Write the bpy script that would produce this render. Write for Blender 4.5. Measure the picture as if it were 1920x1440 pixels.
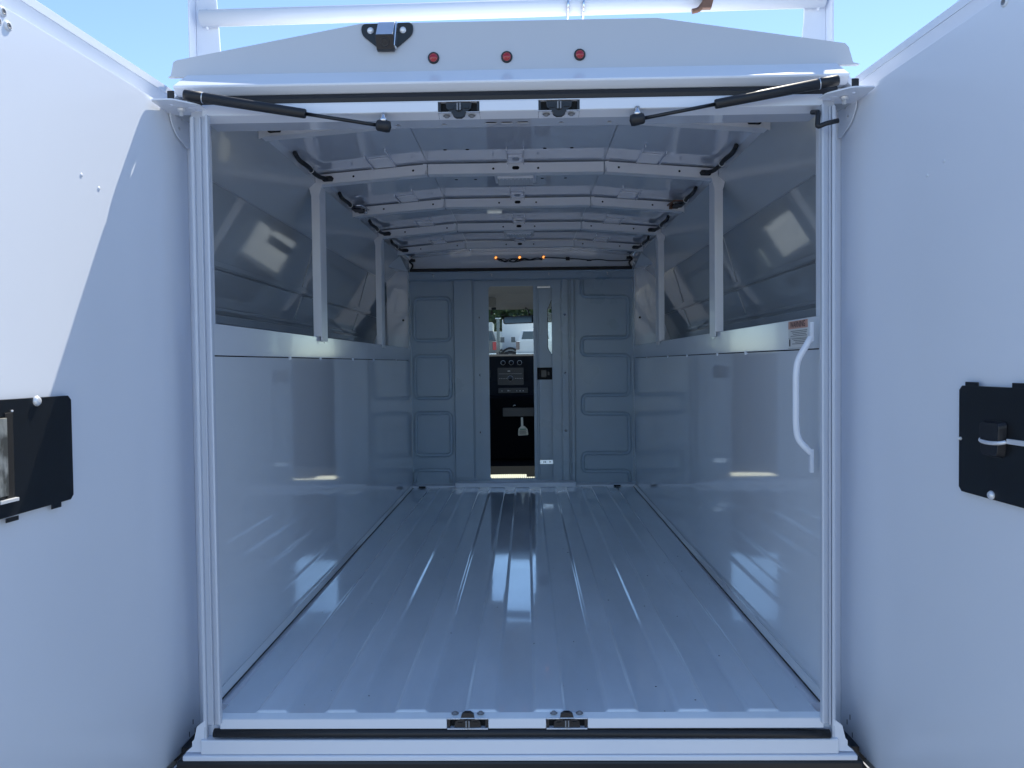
import bpy, math, random
from mathutils import Vector, Matrix
from mathutils.geometry import tessellate_polygon
R = math.radians
random.seed(7)
for o in list(bpy.data.objects): bpy.data.objects.remove(o)
S = bpy.context.scene
COL = S.collection

# ------------------------------------------------------------------ camera
F = 1442.0
yaw, pitch, roll = .01919, -.02701, -.01134
cd = bpy.data.cameras.new('camera'); cam = bpy.data.objects.new('camera', cd); COL.objects.link(cam)
fw = Vector((-math.sin(yaw)*math.cos(pitch), math.cos(yaw)*math.cos(pitch), math.sin(pitch)))
rt = Vector((math.cos(yaw), math.sin(yaw), 0)); up = rt.cross(fw)
c, s = math.cos(roll), math.sin(roll)
rt2 = rt*c + up*s; up2 = up*c - rt*s
M = Matrix((rt2, up2, -fw)).transposed().to_4x4(); M.translation = Vector((.031, -1.8, .7924))
cam.matrix_world = M
cd.sensor_fit = 'HORIZONTAL'; cd.sensor_width = 36; cd.lens = 36*F/1920
cd.clip_start = .05; cd.clip_end = 3000
S.camera = cam

# ------------------------------------------------------------------ sky, sun, exposure
SUN = Vector((.47, 1.0, 1.82)).normalized()          # towards the sun
W = bpy.data.worlds.new('World'); S.world = W; W.use_nodes = True
nt = W.node_tree; bg = nt.nodes['Background']
sky = nt.nodes.new('ShaderNodeTexSky'); sky.sky_type = 'NISHITA'; sky.sun_disc = False
sky.sun_elevation = math.asin(SUN.z); sky.sun_rotation = math.atan2(SUN.x, SUN.y)
sky.altitude = 100; sky.air_density = 0.8; sky.dust_density = 0.0; sky.ozone_density = 2.5
nt.links.new(sky.outputs[0], bg.inputs[0]); bg.inputs[1].default_value = .10
sl = bpy.data.lights.new('sun', 'SUN'); so = bpy.data.objects.new('sun', sl); COL.objects.link(so)
sl.energy = 2.7; sl.angle = R(.53); sl.color = (1.0, .93, .80)
so.rotation_euler = SUN.to_track_quat('Z', 'Y').to_euler(); so.location = (2, 4, 8)
S.view_settings.view_transform = 'Standard'; S.view_settings.look = 'None'
S.view_settings.gamma = 1; S.view_settings.use_curve_mapping = False
S.view_settings.exposure = 1.5
S.render.engine = 'CYCLES'
S.cycles.max_bounces = 14; S.cycles.diffuse_bounces = 8; S.cycles.glossy_bounces = 8
S.cycles.transparent_max_bounces = 12; S.cycles.use_denoising = True
S.cycles.sample_clamp_indirect = 8; S.cycles.caustics_reflective = False; S.cycles.caustics_refractive = False

# ------------------------------------------------------------------ materials
def mat(name, col, rough=.4, metal=0., emis=None, estr=0., coat=0., alpha=None, ior=1.5):
    m = bpy.data.materials.new(name); m.use_nodes = True
    b = m.node_tree.nodes['Principled BSDF']
    b.inputs['Base Color'].default_value = (*col, 1); b.inputs['Roughness'].default_value = rough
    b.inputs['Metallic'].default_value = metal; b.inputs['IOR'].default_value = ior
    b.inputs['Coat Weight'].default_value = coat; b.inputs['Coat Roughness'].default_value = .04
    if emis: b.inputs['Emission Color'].default_value = (*emis, 1); b.inputs['Emission Strength'].default_value = estr
    return m
def N(m, t): return m.node_tree.nodes.new(t)
def LK(m, a, b): m.node_tree.links.new(a, b)
def bumpy(m, layers, coatbump=False):
    """layers: (scale, detail, strength, distance, stretch)"""
    b = m.node_tree.nodes['Principled BSDF']; prev = None
    tc = N(m, 'ShaderNodeTexCoord')
    for sc, det, st, dist, stretch in layers:
        mp = N(m, 'ShaderNodeMapping'); mp.inputs['Scale'].default_value = stretch
        n = N(m, 'ShaderNodeTexNoise'); n.inputs['Scale'].default_value = sc; n.inputs['Detail'].default_value = det
        bu = N(m, 'ShaderNodeBump'); bu.inputs['Strength'].default_value = st; bu.inputs['Distance'].default_value = dist
        LK(m, tc.outputs['Object'], mp.inputs[0]); LK(m, mp.outputs[0], n.inputs['Vector']); LK(m, n.outputs[0], bu.inputs['Height'])
        if prev: LK(m, prev.outputs[0], bu.inputs['Normal'])
        prev = bu
    LK(m, prev.outputs[0], b.inputs['Normal'])
    if coatbump: LK(m, prev.outputs[0], b.inputs['Coat Normal'])
    return m
def vary(m, c0, c1, sc, det=4, lo=.35, hi=.65, stretch=(1, 1, 1), rough=None):
    """blend base colour (and roughness) with a noise"""
    b = m.node_tree.nodes['Principled BSDF']
    tc = N(m, 'ShaderNodeTexCoord'); mp = N(m, 'ShaderNodeMapping'); mp.inputs['Scale'].default_value = stretch
    n = N(m, 'ShaderNodeTexNoise'); n.inputs['Scale'].default_value = sc; n.inputs['Detail'].default_value = det
    LK(m, tc.outputs['Object'], mp.inputs[0]); LK(m, mp.outputs[0], n.inputs['Vector'])
    r = N(m, 'ShaderNodeValToRGB'); r.color_ramp.elements[0].position = lo; r.color_ramp.elements[1].position = hi
    r.color_ramp.elements[0].color = (*c0, 1); r.color_ramp.elements[1].color = (*c1, 1)
    LK(m, n.outputs[0], r.inputs[0]); LK(m, r.outputs[0], b.inputs['Base Color'])
    if rough:
        mr = N(m, 'ShaderNodeMapRange'); mr.inputs[1].default_value = lo; mr.inputs[2].default_value = hi
        mr.inputs[3].default_value, mr.inputs[4].default_value = rough
        LK(m, n.outputs[0], mr.inputs[0]); LK(m, mr.outputs[0], b.inputs['Roughness'])
    return m

MT = {}
MT['paint'] = bumpy(mat('white_paint', (.76, .80, .87), .18), [(1.6, 1, .25, .012, (1, 1, 1))])
MT['door'] = bumpy(vary(mat('white_door_paint', (.76, .80, .87), .24), (.745, .785, .855), (.765, .805, .87), 2.2), [(1.3, 1, .2, .012, (1, 1, 1))])
MT['wall'] = bumpy(vary(mat('white_wall_paint', (.76, .79, .84), .05, coat=1.0), (.79, .83, .875), (.81, .85, .89), 1.5, rough=(.045, .08)),
                   [(1.4, 1, .2, .004, (1, .6, 1))])
MT['ceil'] = bumpy(mat('light_grey_skin', (.68, .72, .80), .04, coat=1.0), [(2.2, 1, .2, .0018, (1, 1, 1))])
MT['hood'] = bumpy(mat('darker_hood_paint', (.50, .53, .58), .3), [(1.6, 1, .25, .012, (1, 1, 1))])  # hood panel colour, set darker than the white body paint
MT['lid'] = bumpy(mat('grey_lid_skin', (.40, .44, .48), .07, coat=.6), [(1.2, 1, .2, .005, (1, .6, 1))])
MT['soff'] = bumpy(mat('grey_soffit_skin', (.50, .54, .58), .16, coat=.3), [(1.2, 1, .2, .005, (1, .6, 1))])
MT['ledge'] = bumpy(mat('white_ledge_paint', (.74, .78, .83), .14, coat=.15), [(1.4, 1, .2, .004, (1, .6, 1))])
MT['post'] = mat('light_grey_post_paint', (.60, .64, .71), .22)
MT['wornsteel'] = bumpy(vary(mat('worn_latch_steel', (.4, .4, .38), .35, .7), (.16, .16, .14), (.62, .62, .56), 60, lo=.4, hi=.6, stretch=(1, 1, .5)), [(90, 3, .4, .002, (1, 1, .4))])
MT['bolt'] = mat('bright_zinc_bolt', (.78, .80, .83), .28, .35)
MT['rib'] = mat('white_rib_paint', (.80, .81, .83), .3)
MT['bulk'] = bumpy(vary(mat('grey_bulkhead_paint', (.38, .48, .56), .3), (.36, .46, .54), (.41, .50, .58), 3, rough=(.26, .38)), [(3, 2, .15, .004, (1, 1, 1))])
MT['black'] = bumpy(mat('black_powder_coat', (.008, .010, .013), .32), [(300, 2, .15, .0006, (1, 1, 1))])
MT['rubber'] = bumpy(mat('black_rubber', (.012, .013, .016), .5), [(60, 3, .2, .001, (1, 1, 1))])
MT['plastic'] = mat('black_plastic', (.015, .016, .02), .35)
MT['hole'] = mat('dark_opening', (.006, .007, .009), .8)  # near-black, mostly painting the shade inside holes and gaps
MT['steel'] = mat('zinc_steel', (.75, .76, .78), .22, 1.)
MT['alum'] = bumpy(mat('brushed_aluminium', (.70, .72, .75), .34, .9), [(80, 3, .1, .001, (1, 1, .02))])
MT['chrome'] = mat('chrome', (.85, .86, .88), .08, 1.)
MT['lens'] = mat('red_lens', (.35, .008, .015), .12, coat=.6)
MT['amber'] = mat('amber_bulb_glow', (.9, .3, .06), .3, emis=(1, .36, .09), estr=.6)
MT['copper'] = bumpy(mat('rusty_brown_clamp', (.22, .12, .08), .5, .4), [(90, 3, .3, .002, (1, 1, 1))])
MT['beige'] = bumpy(mat('beige_headliner', (.38, .37, .33), .9), [(500, 2, .3, .001, (1, 1, 1))])
MT['dash'] = mat('charcoal_dashboard', (.010, .012, .016), .8)
MT['dash'].node_tree.nodes['Principled BSDF'].inputs['Specular IOR Level'].default_value = .12
MT['console'] = mat('black_console_cover', (.004, .005, .007), .9)
MT['console'].node_tree.nodes['Principled BSDF'].inputs['Specular IOR Level'].default_value = .05
MT['dashgrey'] = mat('worn_grey_marking', (.35, .37, .38), .5)
MT['mat'] = mat('ribbed_pale_sun_patch', (.62, .60, .50), .6)
MT['orange'] = mat('orange_label_ink', (.60, .34, .27), .5)
MT['label'] = mat('white_label_paper', (.72, .72, .70), .5)
MT['ink'] = mat('black_ink', (.04, .04, .05), .6)
MT['tagp'] = mat('cream_card', (.72, .70, .58), .7)
MT['green'] = mat('green_mark', (.12, .3, .22), .6)
MT['mirrorgrey'] = mat('dull_grey_pin', (.22, .23, .25), .5)
MT['clear'] = mat('frosted_lens', (.85, .87, .9), .15, coat=.5)
def glassmat(name, tint, refl):
    m = bpy.data.materials.new(name); m.use_nodes = True; n = m.node_tree.nodes; n.clear()
    o = n.new('ShaderNodeOutputMaterial'); t = n.new('ShaderNodeBsdfTransparent'); g = n.new('ShaderNodeBsdfGlossy'); x = n.new('ShaderNodeMixShader'); f = n.new('ShaderNodeLayerWeight'); k = n.new('ShaderNodeMapRange')
    t.inputs[0].default_value = (*tint, 1); g.inputs['Roughness'].default_value = .02; f.inputs[0].default_value = .5; k.inputs[1].default_value = .3; k.inputs[3].default_value = refl; k.inputs[4].default_value = .6; m.node_tree.links.new(f.outputs['Facing'], k.inputs[0])
    m.node_tree.links.new(k.outputs[0], x.inputs[0]); m.node_tree.links.new(t.outputs[0], x.inputs[1]); m.node_tree.links.new(g.outputs[0], x.inputs[2]); m.node_tree.links.new(x.outputs[0], o.inputs[0])
    return m
MT['glass'] = glassmat('green_tinted_glass', (.90, .98, .96), .05)
# floor paint: glossy, with dust and small chips
m = bumpy(mat('glossy_floor_paint', (.70, .79, .88), .06, coat=.8), [(2.0, 1, .2, .005, (1, .4, 1))])
b = m.node_tree.nodes['Principled BSDF']
tc = N(m, 'ShaderNodeTexCoord'); vo = N(m, 'ShaderNodeTexVoronoi'); vo.inputs['Scale'].default_value = 17
LK(m, tc.outputs['Object'], vo.inputs['Vector'])
nz = N(m, 'ShaderNodeTexNoise'); nz.inputs['Scale'].default_value = 4; nz.inputs['Detail'].default_value = 3; LK(m, tc.outputs['Object'], nz.inputs['Vector'])
ms = N(m, 'ShaderNodeMath'); ms.operation = 'MULTIPLY'; ms.inputs[1].default_value = .115; LK(m, nz.outputs[0], ms.inputs[0])
lt = N(m, 'ShaderNodeMath'); lt.operation = 'SUBTRACT'; LK(m, ms.outputs[0], lt.inputs[0]); LK(m, vo.outputs['Distance'], lt.inputs[1])
gt = N(m, 'ShaderNodeMath'); gt.operation = 'GREATER_THAN'; gt.inputs[1].default_value = .016; LK(m, lt.outputs[0], gt.inputs[0])
dn = N(m, 'ShaderNodeTexNoise'); dn.inputs['Scale'].default_value = 2.6; dn.inputs['Detail'].default_value = 7; dn.inputs['Roughness'].default_value = .62
dm = N(m, 'ShaderNodeMapping'); dm.inputs['Scale'].default_value = (1.6, .5, 1); LK(m, tc.outputs['Object'], dm.inputs[0]); LK(m, dm.outputs[0], dn.inputs['Vector'])
dr_ = N(m, 'ShaderNodeValToRGB'); dr_.color_ramp.elements[0].position = .38; dr_.color_ramp.elements[1].position = .66
dr_.color_ramp.elements[0].color = (.64, .72, .80, 1); dr_.color_ramp.elements[1].color = (.72, .81, .90, 1); LK(m, dn.outputs[0], dr_.inputs[0])
mx = N(m, 'ShaderNodeMixRGB'); LK(m, dr_.outputs[0], mx.inputs[1]); mx.inputs[2].default_value = (.08, .09, .11, 1)
LK(m, gt.outputs[0], mx.inputs[0]); LK(m, mx.outputs[0], b.inputs['Base Color'])
n2 = N(m, 'ShaderNodeTexNoise'); n2.inputs['Scale'].default_value = 3.5; n2.inputs['Detail'].default_value = 5; LK(m, tc.outputs['Object'], n2.inputs['Vector'])
mr = N(m, 'ShaderNodeMapRange'); mr.inputs[1].default_value = .35; mr.inputs[2].default_value = .7; mr.inputs[3].default_value = .035; mr.inputs[4].default_value = .15
LK(m, n2.outputs[0], mr.inputs[0]); LK(m, mr.outputs[0], b.inputs['Roughness'])
MT['floor'] = m

# ------------------------------------------------------------------ mesh builder
class MB:
    def __init__(s): s.v = []; s.f = []; s.m = []; s.sm = []
    def add(s, vs, fs, m=0, smooth=False):
        o = len(s.v); s.v += [tuple(v) for v in vs]
        for f in fs: s.f.append([i+o for i in f]); s.m.append(m); s.sm.append(smooth)
        return s
    def box(s, x0, x1, y0, y1, z0, z1, m=0):
        x0, x1 = sorted((x0, x1)); y0, y1 = sorted((y0, y1)); z0, z1 = sorted((z0, z1))
        return s.hexa([(x0,y0,z0),(x1,y0,z0),(x1,y1,z0),(x0,y1,z0),(x0,y0,z1),(x1,y0,z1),(x1,y1,z1),(x0,y1,z1)], m)
    def hexa(s, p, m=0):
        return s.add(p, [(0,3,2,1),(4,5,6,7),(0,1,5,4),(1,2,6,5),(2,3,7,6),(3,0,4,7)], m)
    def cyl(s, a, b, r0, r1=None, n=20, m=0, smooth=True):
        a = Vector(a); b = Vector(b); r1 = r0 if r1 is None else r1; d = (b-a).normalized()
        u = d.orthogonal().normalized(); w = d.cross(u)
        vs = []
        for P, r in ((a, r0), (b, r1)):
            for i in range(n):
                t = 2*math.pi*i/n; vs.append(P + u*math.cos(t)*r + w*math.sin(t)*r)
        s.add(vs, [(i, (i+1) % n, n+(i+1) % n, n+i) for i in range(n)], m, smooth)
        o = [list(range(n))[::-1], list(range(n, 2*n))]
        return s.add(vs, o, m)
    def lathe(s, a, d, prof, n=24, m=0):
        """prof: list of (distance along d, radius[, mat])"""
        a = Vector(a); d = Vector(d).normalized(); u = d.orthogonal().normalized(); w = d.cross(u)
        vs = []
        for p in prof:
            for i in range(n):
                t = 2*math.pi*i/n; vs.append(a + d*p[0] + (u*math.cos(t)+w*math.sin(t))*max(p[1], 1e-5))
        for k in range(len(prof)-1):
            mm = prof[k+1][2] if len(prof[k+1]) > 2 else m
            s.add([], [], m)
            o = len(s.v)
            s.add(vs[k*n:(k+2)*n], [(i, (i+1) % n, n+(i+1) % n, n+i) for i in range(n)], mm, True)
        return s
    def tube(s, pts, r, n=10, m=0, closed=False, sq=None):
        P = [Vector(p) for p in pts]; L = len(P); vs = []
        t0 = (P[1]-P[0]).normalized(); u = t0.orthogonal().normalized()
        for i in range(L):
            a = P[(i-1) % L] if (closed or i > 0) else P[i]; b = P[(i+1) % L] if (closed or i < L-1) else P[i]
            t = (b-a).normalized(); u = (u - t*u.dot(t)).normalized(); w = t.cross(u)
            rr = r(i/(L-1)) if callable(r) else r
            for k in range(n):
                q = 2*math.pi*k/n; vs.append(P[i] + (u*math.cos(q)+w*math.sin(q))*rr)
        fs = []
        for i in range(L if closed else L-1):
            j = (i+1) % L
            fs += [(i*n+k, i*n+(k+1) % n, j*n+(k+1) % n, j*n+k) for k in range(n)]
        s.add(vs, fs, m, True)
        if not closed: s.add([vs[k] for k in range(n)], [list(range(n))[::-1]], m); s.add(vs[-n:], [list(range(n))], m)
        return s
    def plate(s, outer, holes, O, u, v, t, m=0):
        """flat plate with holes; O origin, u and v in-plane axes, thickness t along u x v"""
        O = Vector(O); u = Vector(u); v = Vector(v); w = u.cross(v).normalized()
        loops = [outer] + list(holes)
        flat = [p for l in loops for p in l]
        tris = tessellate_polygon([[Vector((a, b, 0)) for a, b in l] for l in loops])
        A = [O + u*a + v*b for a, b in flat]; B = [p + w*t for p in A]; n = len(A)
        fs = []
        for tr in tris:
            a, b_, c_ = (Vector((*flat[i], 0)) for i in tr)
            if (b_-a).cross(c_-a).z < 0: tr = tr[::-1]
            fs.append(tuple(i+n for i in tr)); fs.append(tuple(reversed(tr)))
        s.add(A+B, fs, m)
        k = 0
        for l in loops:
            L = len(l)
            s.add([A[k+i] for i in range(L)] + [B[k+i] for i in range(L)], [(i, (i+1) % L, L+(i+1) % L, L+i) for i in range(L)], m)
            k += L
        return s
    def prism(s, prof, x0, x1, m=0, smooth=False):
        """(y,z) closed profile swept along x"""
        n = len(prof); A = [(x0, y, z) for y, z in prof]; B = [(x1, y, z) for y, z in prof]
        s.add(A+B, [(i, (i+1) % n, n+(i+1) % n, n+i) for i in range(n)], m, smooth)
        return s.add(A+B, [list(range(n))[::-1], list(range(n, 2*n))], m)
    def sweep(s, prof, y0, y1, m=0):
        """(x,z) closed profile swept along y"""
        n = len(prof); A = [(x, y0, z) for x, z in prof]; B = [(x, y1, z) for x, z in prof]
        s.add(A+B, [(i, (i+1) % n, n+(i+1) % n, n+i) for i in range(n)], m)
        return s.add(A+B, [list(range(n))[::-1], list(range(n, 2*n))], m)
    def build(s, name, mats, parent=None, bevel=0, label=None, recalc=True, local=True):
        me = bpy.data.meshes.new(name); me.from_pydata(s.v, [], s.f)
        if not isinstance(mats, (list, tuple)): mats = [mats]
        for q in mats: me.materials.append(MT[q] if isinstance(q, str) else q)
        me.polygons.foreach_set('material_index', s.m); me.polygons.foreach_set('use_smooth', s.sm)
        import bmesh
        bm = bmesh.new(); bm.from_mesh(me); bmesh.ops.remove_doubles(bm, verts=bm.verts, dist=1e-5)
        if recalc: bmesh.ops.recalc_face_normals(bm, faces=bm.faces)
        bm.to_mesh(me); bm.free(); me.update()
        o = bpy.data.objects.new(name, me); COL.objects.link(o)
        if parent: o.parent = parent
        if bevel:
            b = o.modifiers.new('bevel', 'BEVEL'); b.width = bevel; b.segments = 2; b.limit_method = 'ANGLE'; b.angle_limit = R(40)
        if label: o['label'] = label
        return o
def rnd(pts, r, n=4, closed=True):
    """round the corners of a 2-D or 3-D polyline"""
    P = [Vector(p) for p in pts]; out = []; L = len(P)
    for i in range(L):
        if not closed and i in (0, L-1): out.append(tuple(P[i])); continue
        a, b_, c_ = P[i-1], P[i], P[(i+1) % L]
        d1 = (a-b_); d2 = (c_-b_); rr = min(r, d1.length*.49, d2.length*.49)
        p = b_ + d1.normalized()*rr; q = b_ + d2.normalized()*rr
        for k in range(n+1):
            t = k/n; out.append(tuple(p*(1-t)**2 + b_*2*t*(1-t) + q*t*t))
    return out
def circ(cx, cy, r, n=14, ry=None): return [(cx+r*math.cos(2*math.pi*i/n), cy+(ry or r)*math.sin(2*math.pi*i/n)) for i in range(n)]
def slot(cx, cy, w, h, n=6):
    r = h/2; out = []
    for sgn, a0 in ((1, -90), (-1, 90)):
        for i in range(n+1): a = R(a0 + 180*i/n); out.append((cx + sgn*(w/2-r) + r*math.cos(a), cy + r*math.sin(a)))
    return out
def rect(x0, x1, y0, y1, r=0, n=4):
    p = [(x0, y0), (x1, y0), (x1, y1), (x0, y1)]
    return rnd(p, r, n) if r else p
def pieces(mb):
    """separate the unconnected pieces of a builder"""
    par = list(range(len(mb.v)))
    key = {}
    def find(a):
        while par[a] != a: par[a] = par[par[a]]; a = par[a]
        return a
    for i, v in enumerate(mb.v):
        k = tuple(round(c*20000) for c in v)
        if k in key: par[find(i)] = find(key[k])
        else: key[k] = i
    for f in mb.f:
        for a in f[1:]: par[find(a)] = find(f[0])
    out = {}
    for f, m_, sm in zip(mb.f, mb.m, mb.sm):
        q = out.setdefault(find(f[0]), MB()); q.add([mb.v[i] for i in f], [list(range(len(f)))], m_, sm)
    return list(out.values())
def empty(name, loc=(0, 0, 0)):
    o = bpy.data.objects.new(name, None); COL.objects.link(o); o.location = loc; o.empty_display_size = .2; return o
def tag(o, label, cat, group=None, kind=None):
    o['label'] = label; o['category'] = cat
    if group: o['group'] = group
    if kind: o['kind'] = kind
    return o

# the rear frame leans a little: bottom at Y=-.08, top at Y=-.02
YB, YT = -.09, -.02
sB, sT = (YB+1.8)/1.75, (YT+1.8)/1.75
def tx(x): return .031 + (x-.031)*sT
def tz(z): return .7924 + (z-.7924)*sT
def bx(x): return .031 + (x-.031)*sB
def bz(z): return .7924 + (z-.7924)*sB

# ================================================================== THE SERVICE VAN
van = empty('service_van', (0, 1.5, -.75))
tag(van, 'white service van with both rear doors swung open on its empty cargo bay', 'van')
van_children = []
def part(mb, name, mats, bevel=0, parent=None, label=None, each=False, **k):
    if each or name in ('pressed_bead', 'lid_stiffener', 'lid_rail', 'pad_and_reflection_tab', 'rivet', 'bulkhead_screw', 'door_rivet', 'drain_slot', 'bump_block', 'vertical_panel'):
        return [part(m_, ('foam_pad' if False else name), mats, bevel, parent, label, each=None) for m_ in pieces(mb)][0] if each is not None else _part(mb, name, mats, bevel, parent, label)
    return _part(mb, name, mats, bevel, parent, label, **k)
def _part(mb, name, mats, bevel=0, parent=None, label=None, **k):
    o = mb.build(name, mats, None, bevel, label, **k)
    if parent is None: o.parent = van; o.matrix_parent_inverse = Matrix.Translation(-van.location)
    else: o.parent = parent
    return o

HW = .7175          # half width between the side walls
YBK = 3.2           # bulkhead plane

# ---- floor with long pressed ribs
prof = []
ridge = [-.60, -.44, -.28, -.12, .035, .199, .36, .517]
h = .0050; e = .005
prof.append((-HW, .0))
for x in ridge:
    side_ = [(-.004, 0), (0, 0), (.003, .0007), (.006, .0024), (.009, .0042), (.012, .0050), (.016, .0050)]
    prof += [(x+a, b_) for a, b_ in side_] + [(x+.080-a, b_) for a, b_ in side_[::-1]]
prof.append((HW, .0))
fl = MB()
n = len(prof)
ys = [-.074, -.072, -.066, 3.074, 3.080, 3.09]
vs = []
for k, y in enumerate(ys):
    for x, z in prof: vs.append((max(-.676, min(.676, x)) if k < 3 and abs(x) > .7 else x, y, z if k in (2, 3) else (z*.9 if k in (1, 4) else 0.0)))
fl.add(vs, [(k*n+i, k*n+i+1, (k+1)*n+i+1, (k+1)*n+i) for k in range(5) for i in range(n-1)], 0, True)
floor = part(fl, 'cargo_floor', 'floor')
b2 = MB().box(-.68, .68, -.070, -.02, -.03, -.004).box(-HW, HW, -.0195, 3.3, -.03, -.004); part(b2, 'subfloor', 'paint')
# front lip of the floor at the bulkhead
q = MB().box(-.7175, -.435, 3.093, 3.195, 0, .012).box(.34, .7175, 3.093, 3.195, 0, .012).box(-.432, .337, 3.08, 3.19, .001, .03)
for x in (-.645, .0, .60): q.box(x-.022, x+.022, 3.085, 3.0925, .002, .011, 1)
part(q, 'floor_end_strip', ['paint', 'hole'], .002)
# corner trims where floor meets the walls
for sx in (-1, 1):
    q = MB().hexa([(sx*.7165, -.03, .0015), (sx*.704, -.03, .0015), (sx*.704, 3.09, .0015), (sx*.7165, 3.09, .0015), (sx*.7165, -.03, .016), (sx*.7145, -.03, .016), (sx*.7145, 3.09, .016), (sx*.7165, 3.09, .016)])
    part(q, 'floor_edge_trim', 'wall', label='%s floor edge trim' % ('left' if sx < 0 else 'right'))
    part(MB().box(sx*.7035, sx*.6995, -.03, 3.09, .0012, .0022), 'edge_gap_line', 'rubber')  # dark strip drawn as the gap line along the floor trim

# ---- side walls (lower), ledge, side bays above
for sx in (-1, 1):
    side = 'left' if sx < 0 else 'right'
    w = MB().box(sx*HW, sx*(HW+.02), -.01, YBK, 0, .8165)
    wall = part(w, 'side_wall', 'wall', label='%s side wall of the cargo bay' % side)
    w = MB().box(sx*(HW-.002), sx*(HW+.02), -.01, 3.12, .8195, .8955).box(sx*(HW+.0205), sx*.975, .125, 3.3, .880, .892)
    part(w, 'wall_ledge', 'ledge', .0015, label='%s ledge strip above the side wall' % side)
    q = MB()
    for y in (.62, .98, 1.5, 1.95, 2.6): q.cyl((sx*(HW-.004), y, .8165), (sx*(HW+.002), y, .8165), .006, n=10)
    part(q, 'rivet', 'paint', parent=wall)
    # bay: soffit, inward-leaning lid, rails
    def slab(p, q_, y0, y1, t=.012):
        (x0, z0), (x1, z1) = p, q_
        dx, dz = x1-x0, z1-z0; L = math.hypot(dx, dz); nx, nz_ = dz/L*t, -dx/L*t
        if nz_ < 0 and False: nx, nz_ = -nx, -nz_
        return [(sx*x0, y0, z0), (sx*x1, y0, z1), (sx*x1, y1, z1), (sx*x0, y1, z0), (sx*(x0-nx*-1*-1), y0, z0-nz_), (sx*(x1-nx), y0, z1-nz_), (sx*(x1-nx), y1, z1-nz_), (sx*(x0-nx), y1, z0-nz_)]
    A, B, C_, D = (.716, 1.447), (.860, 1.322), (.9260, 1.0950), (.985, .93)
    ux = lambda z: .8605+(1.320-z)*.2911
    lx = lambda z: .9262+(1.095-z)*.3564
    def us(za, zb_, y0, y1, t, f): return slab((f(za), za), (f(zb_), zb_), y0, y1, t)
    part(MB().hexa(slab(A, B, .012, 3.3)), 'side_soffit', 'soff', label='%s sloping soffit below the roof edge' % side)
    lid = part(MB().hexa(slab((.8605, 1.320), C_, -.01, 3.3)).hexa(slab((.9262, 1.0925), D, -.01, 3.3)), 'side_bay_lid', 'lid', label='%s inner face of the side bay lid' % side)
    q = MB().hexa(us(1.118, 1.102, .02, 3.1, -.008, ux)).hexa(us(.985, .975, .02, 3.1, -.010, lx)).hexa(us(.965, .940, .02, 3.1, -.025, lx))
    part(q, 'lid_rail', 'lid', .001, parent=lid)
    # faint door stiffener inside the lid
    q = MB()
    for y in (1.45, 2.55): q.hexa(us(1.312, 1.125, y, y+.05, -.005, ux)).hexa(us(1.085, .992, y+.03, y+.08, -.005, lx))
    part(q, 'lid_stiffener', 'lid', .001, parent=lid)
    part(MB().box(sx*.7178, sx*.724, .085, 3.18, 1.446, 1.4785), 'roof_rail', 'wall', label='%s roof rail above the soffit' % side)
    part(MB().hexa([(sx*.724, .10, 1.449), (sx*.93, .10, 1.268), (sx*.93, 3.32, 1.268), (sx*.724, 3.32, 1.449), (sx*.724, .10, 1.492), (sx*.76, .10, 1.492), (sx*.76, 3.32, 1.492), (sx*.724, 3.32, 1.492)]), 'roof_gutter', 'paint', label='%s outer roof gutter' % side)
    # posts
    for k, y in enumerate((.957, 2.124)):
        p = MB().box(sx*.7045, sx*.7335, y, y+.004, .897, 1.440).box(sx*.7335, sx*.7295, y+.0045, y+.085, .897, 1.44).box(sx*.7045, sx*.7085, y+.0045, y+.085, .880, 1.440)
        p.hexa([(sx*.7045, y-.003, 1.400), (sx*.7335, y-.003, 1.400), (sx*.7335, y-.0005, 1.400), (sx*.7045, y-.0005, 1.400), (sx*.690, y-.003, 1.445), (sx*.745, y-.003, 1.445), (sx*.745, y-.0005, 1.445), (sx*.690, y-.0005, 1.445)])
        po = part(p, 'wall_post', 'rib', .001, label='%s %s upright post in front of the side bay' % (side, ('nearer', 'farther')[k]))
        part(MB().cyl((sx*.703, y+.03, .875), (sx*.7050, y+.03, .875), .004, n=8), 'rivet', 'steel', parent=po)
    # corner pillar by the bulkhead
    p = MB().box(sx*.7225, sx*.86, 3.12, 3.135, .897, 1.385).hexa([(sx*.7225, 3.12, 1.3855), (sx*.86, 3.12, 1.3855), (sx*.86, 3.135, 1.3855), (sx*.7225, 3.135, 1.3855), (sx*.7185, 2.80, 1.44), (sx*.80, 2.80, 1.378), (sx*.80, 2.815, 1.378), (sx*.7185, 2.815, 1.44)])
    p.box(sx*.7185, sx*.7222, 3.10, 3.195, .03, 1.392)
    pi = part(p, 'corner_pillar', 'wall', .001, label='%s corner pillar beside the bulkhead' % side)
    part(MB().cyl((sx*.755, 3.114, 1.075), (sx*.755, 3.121, 1.075), .007, n=12), 'screw', 'rubber', parent=pi)
    # ---- outside of the body on this side
    o = MB()
    out = [(.766, 1.448), (.925, 1.275), (1.03, 1.10), (1.10, .93), (1.12, .5), (1.12, -.28)]
    for a, b_ in zip(out, out[1:]): o.hexa([(sx*a[0], -.012, a[1]), (sx*b_[0], -.012, b_[1]), (sx*b_[0], 3.32, b_[1]), (sx*a[0], 3.32, a[1]), (sx*(a[0]-.012), -.012, a[1]-.004), (sx*(b_[0]-.012), -.012, b_[1]-.004), (sx*(b_[0]-.012), 3.32, b_[1]-.004), (sx*(a[0]-.012), 3.32, a[1]-.004)])
    rear = [(.80, -.13), (1.106, -.28), (1.106, .5), (1.086, .93), (1.016, 1.10), (.90, 1.28), (.80, 1.395)]
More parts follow.
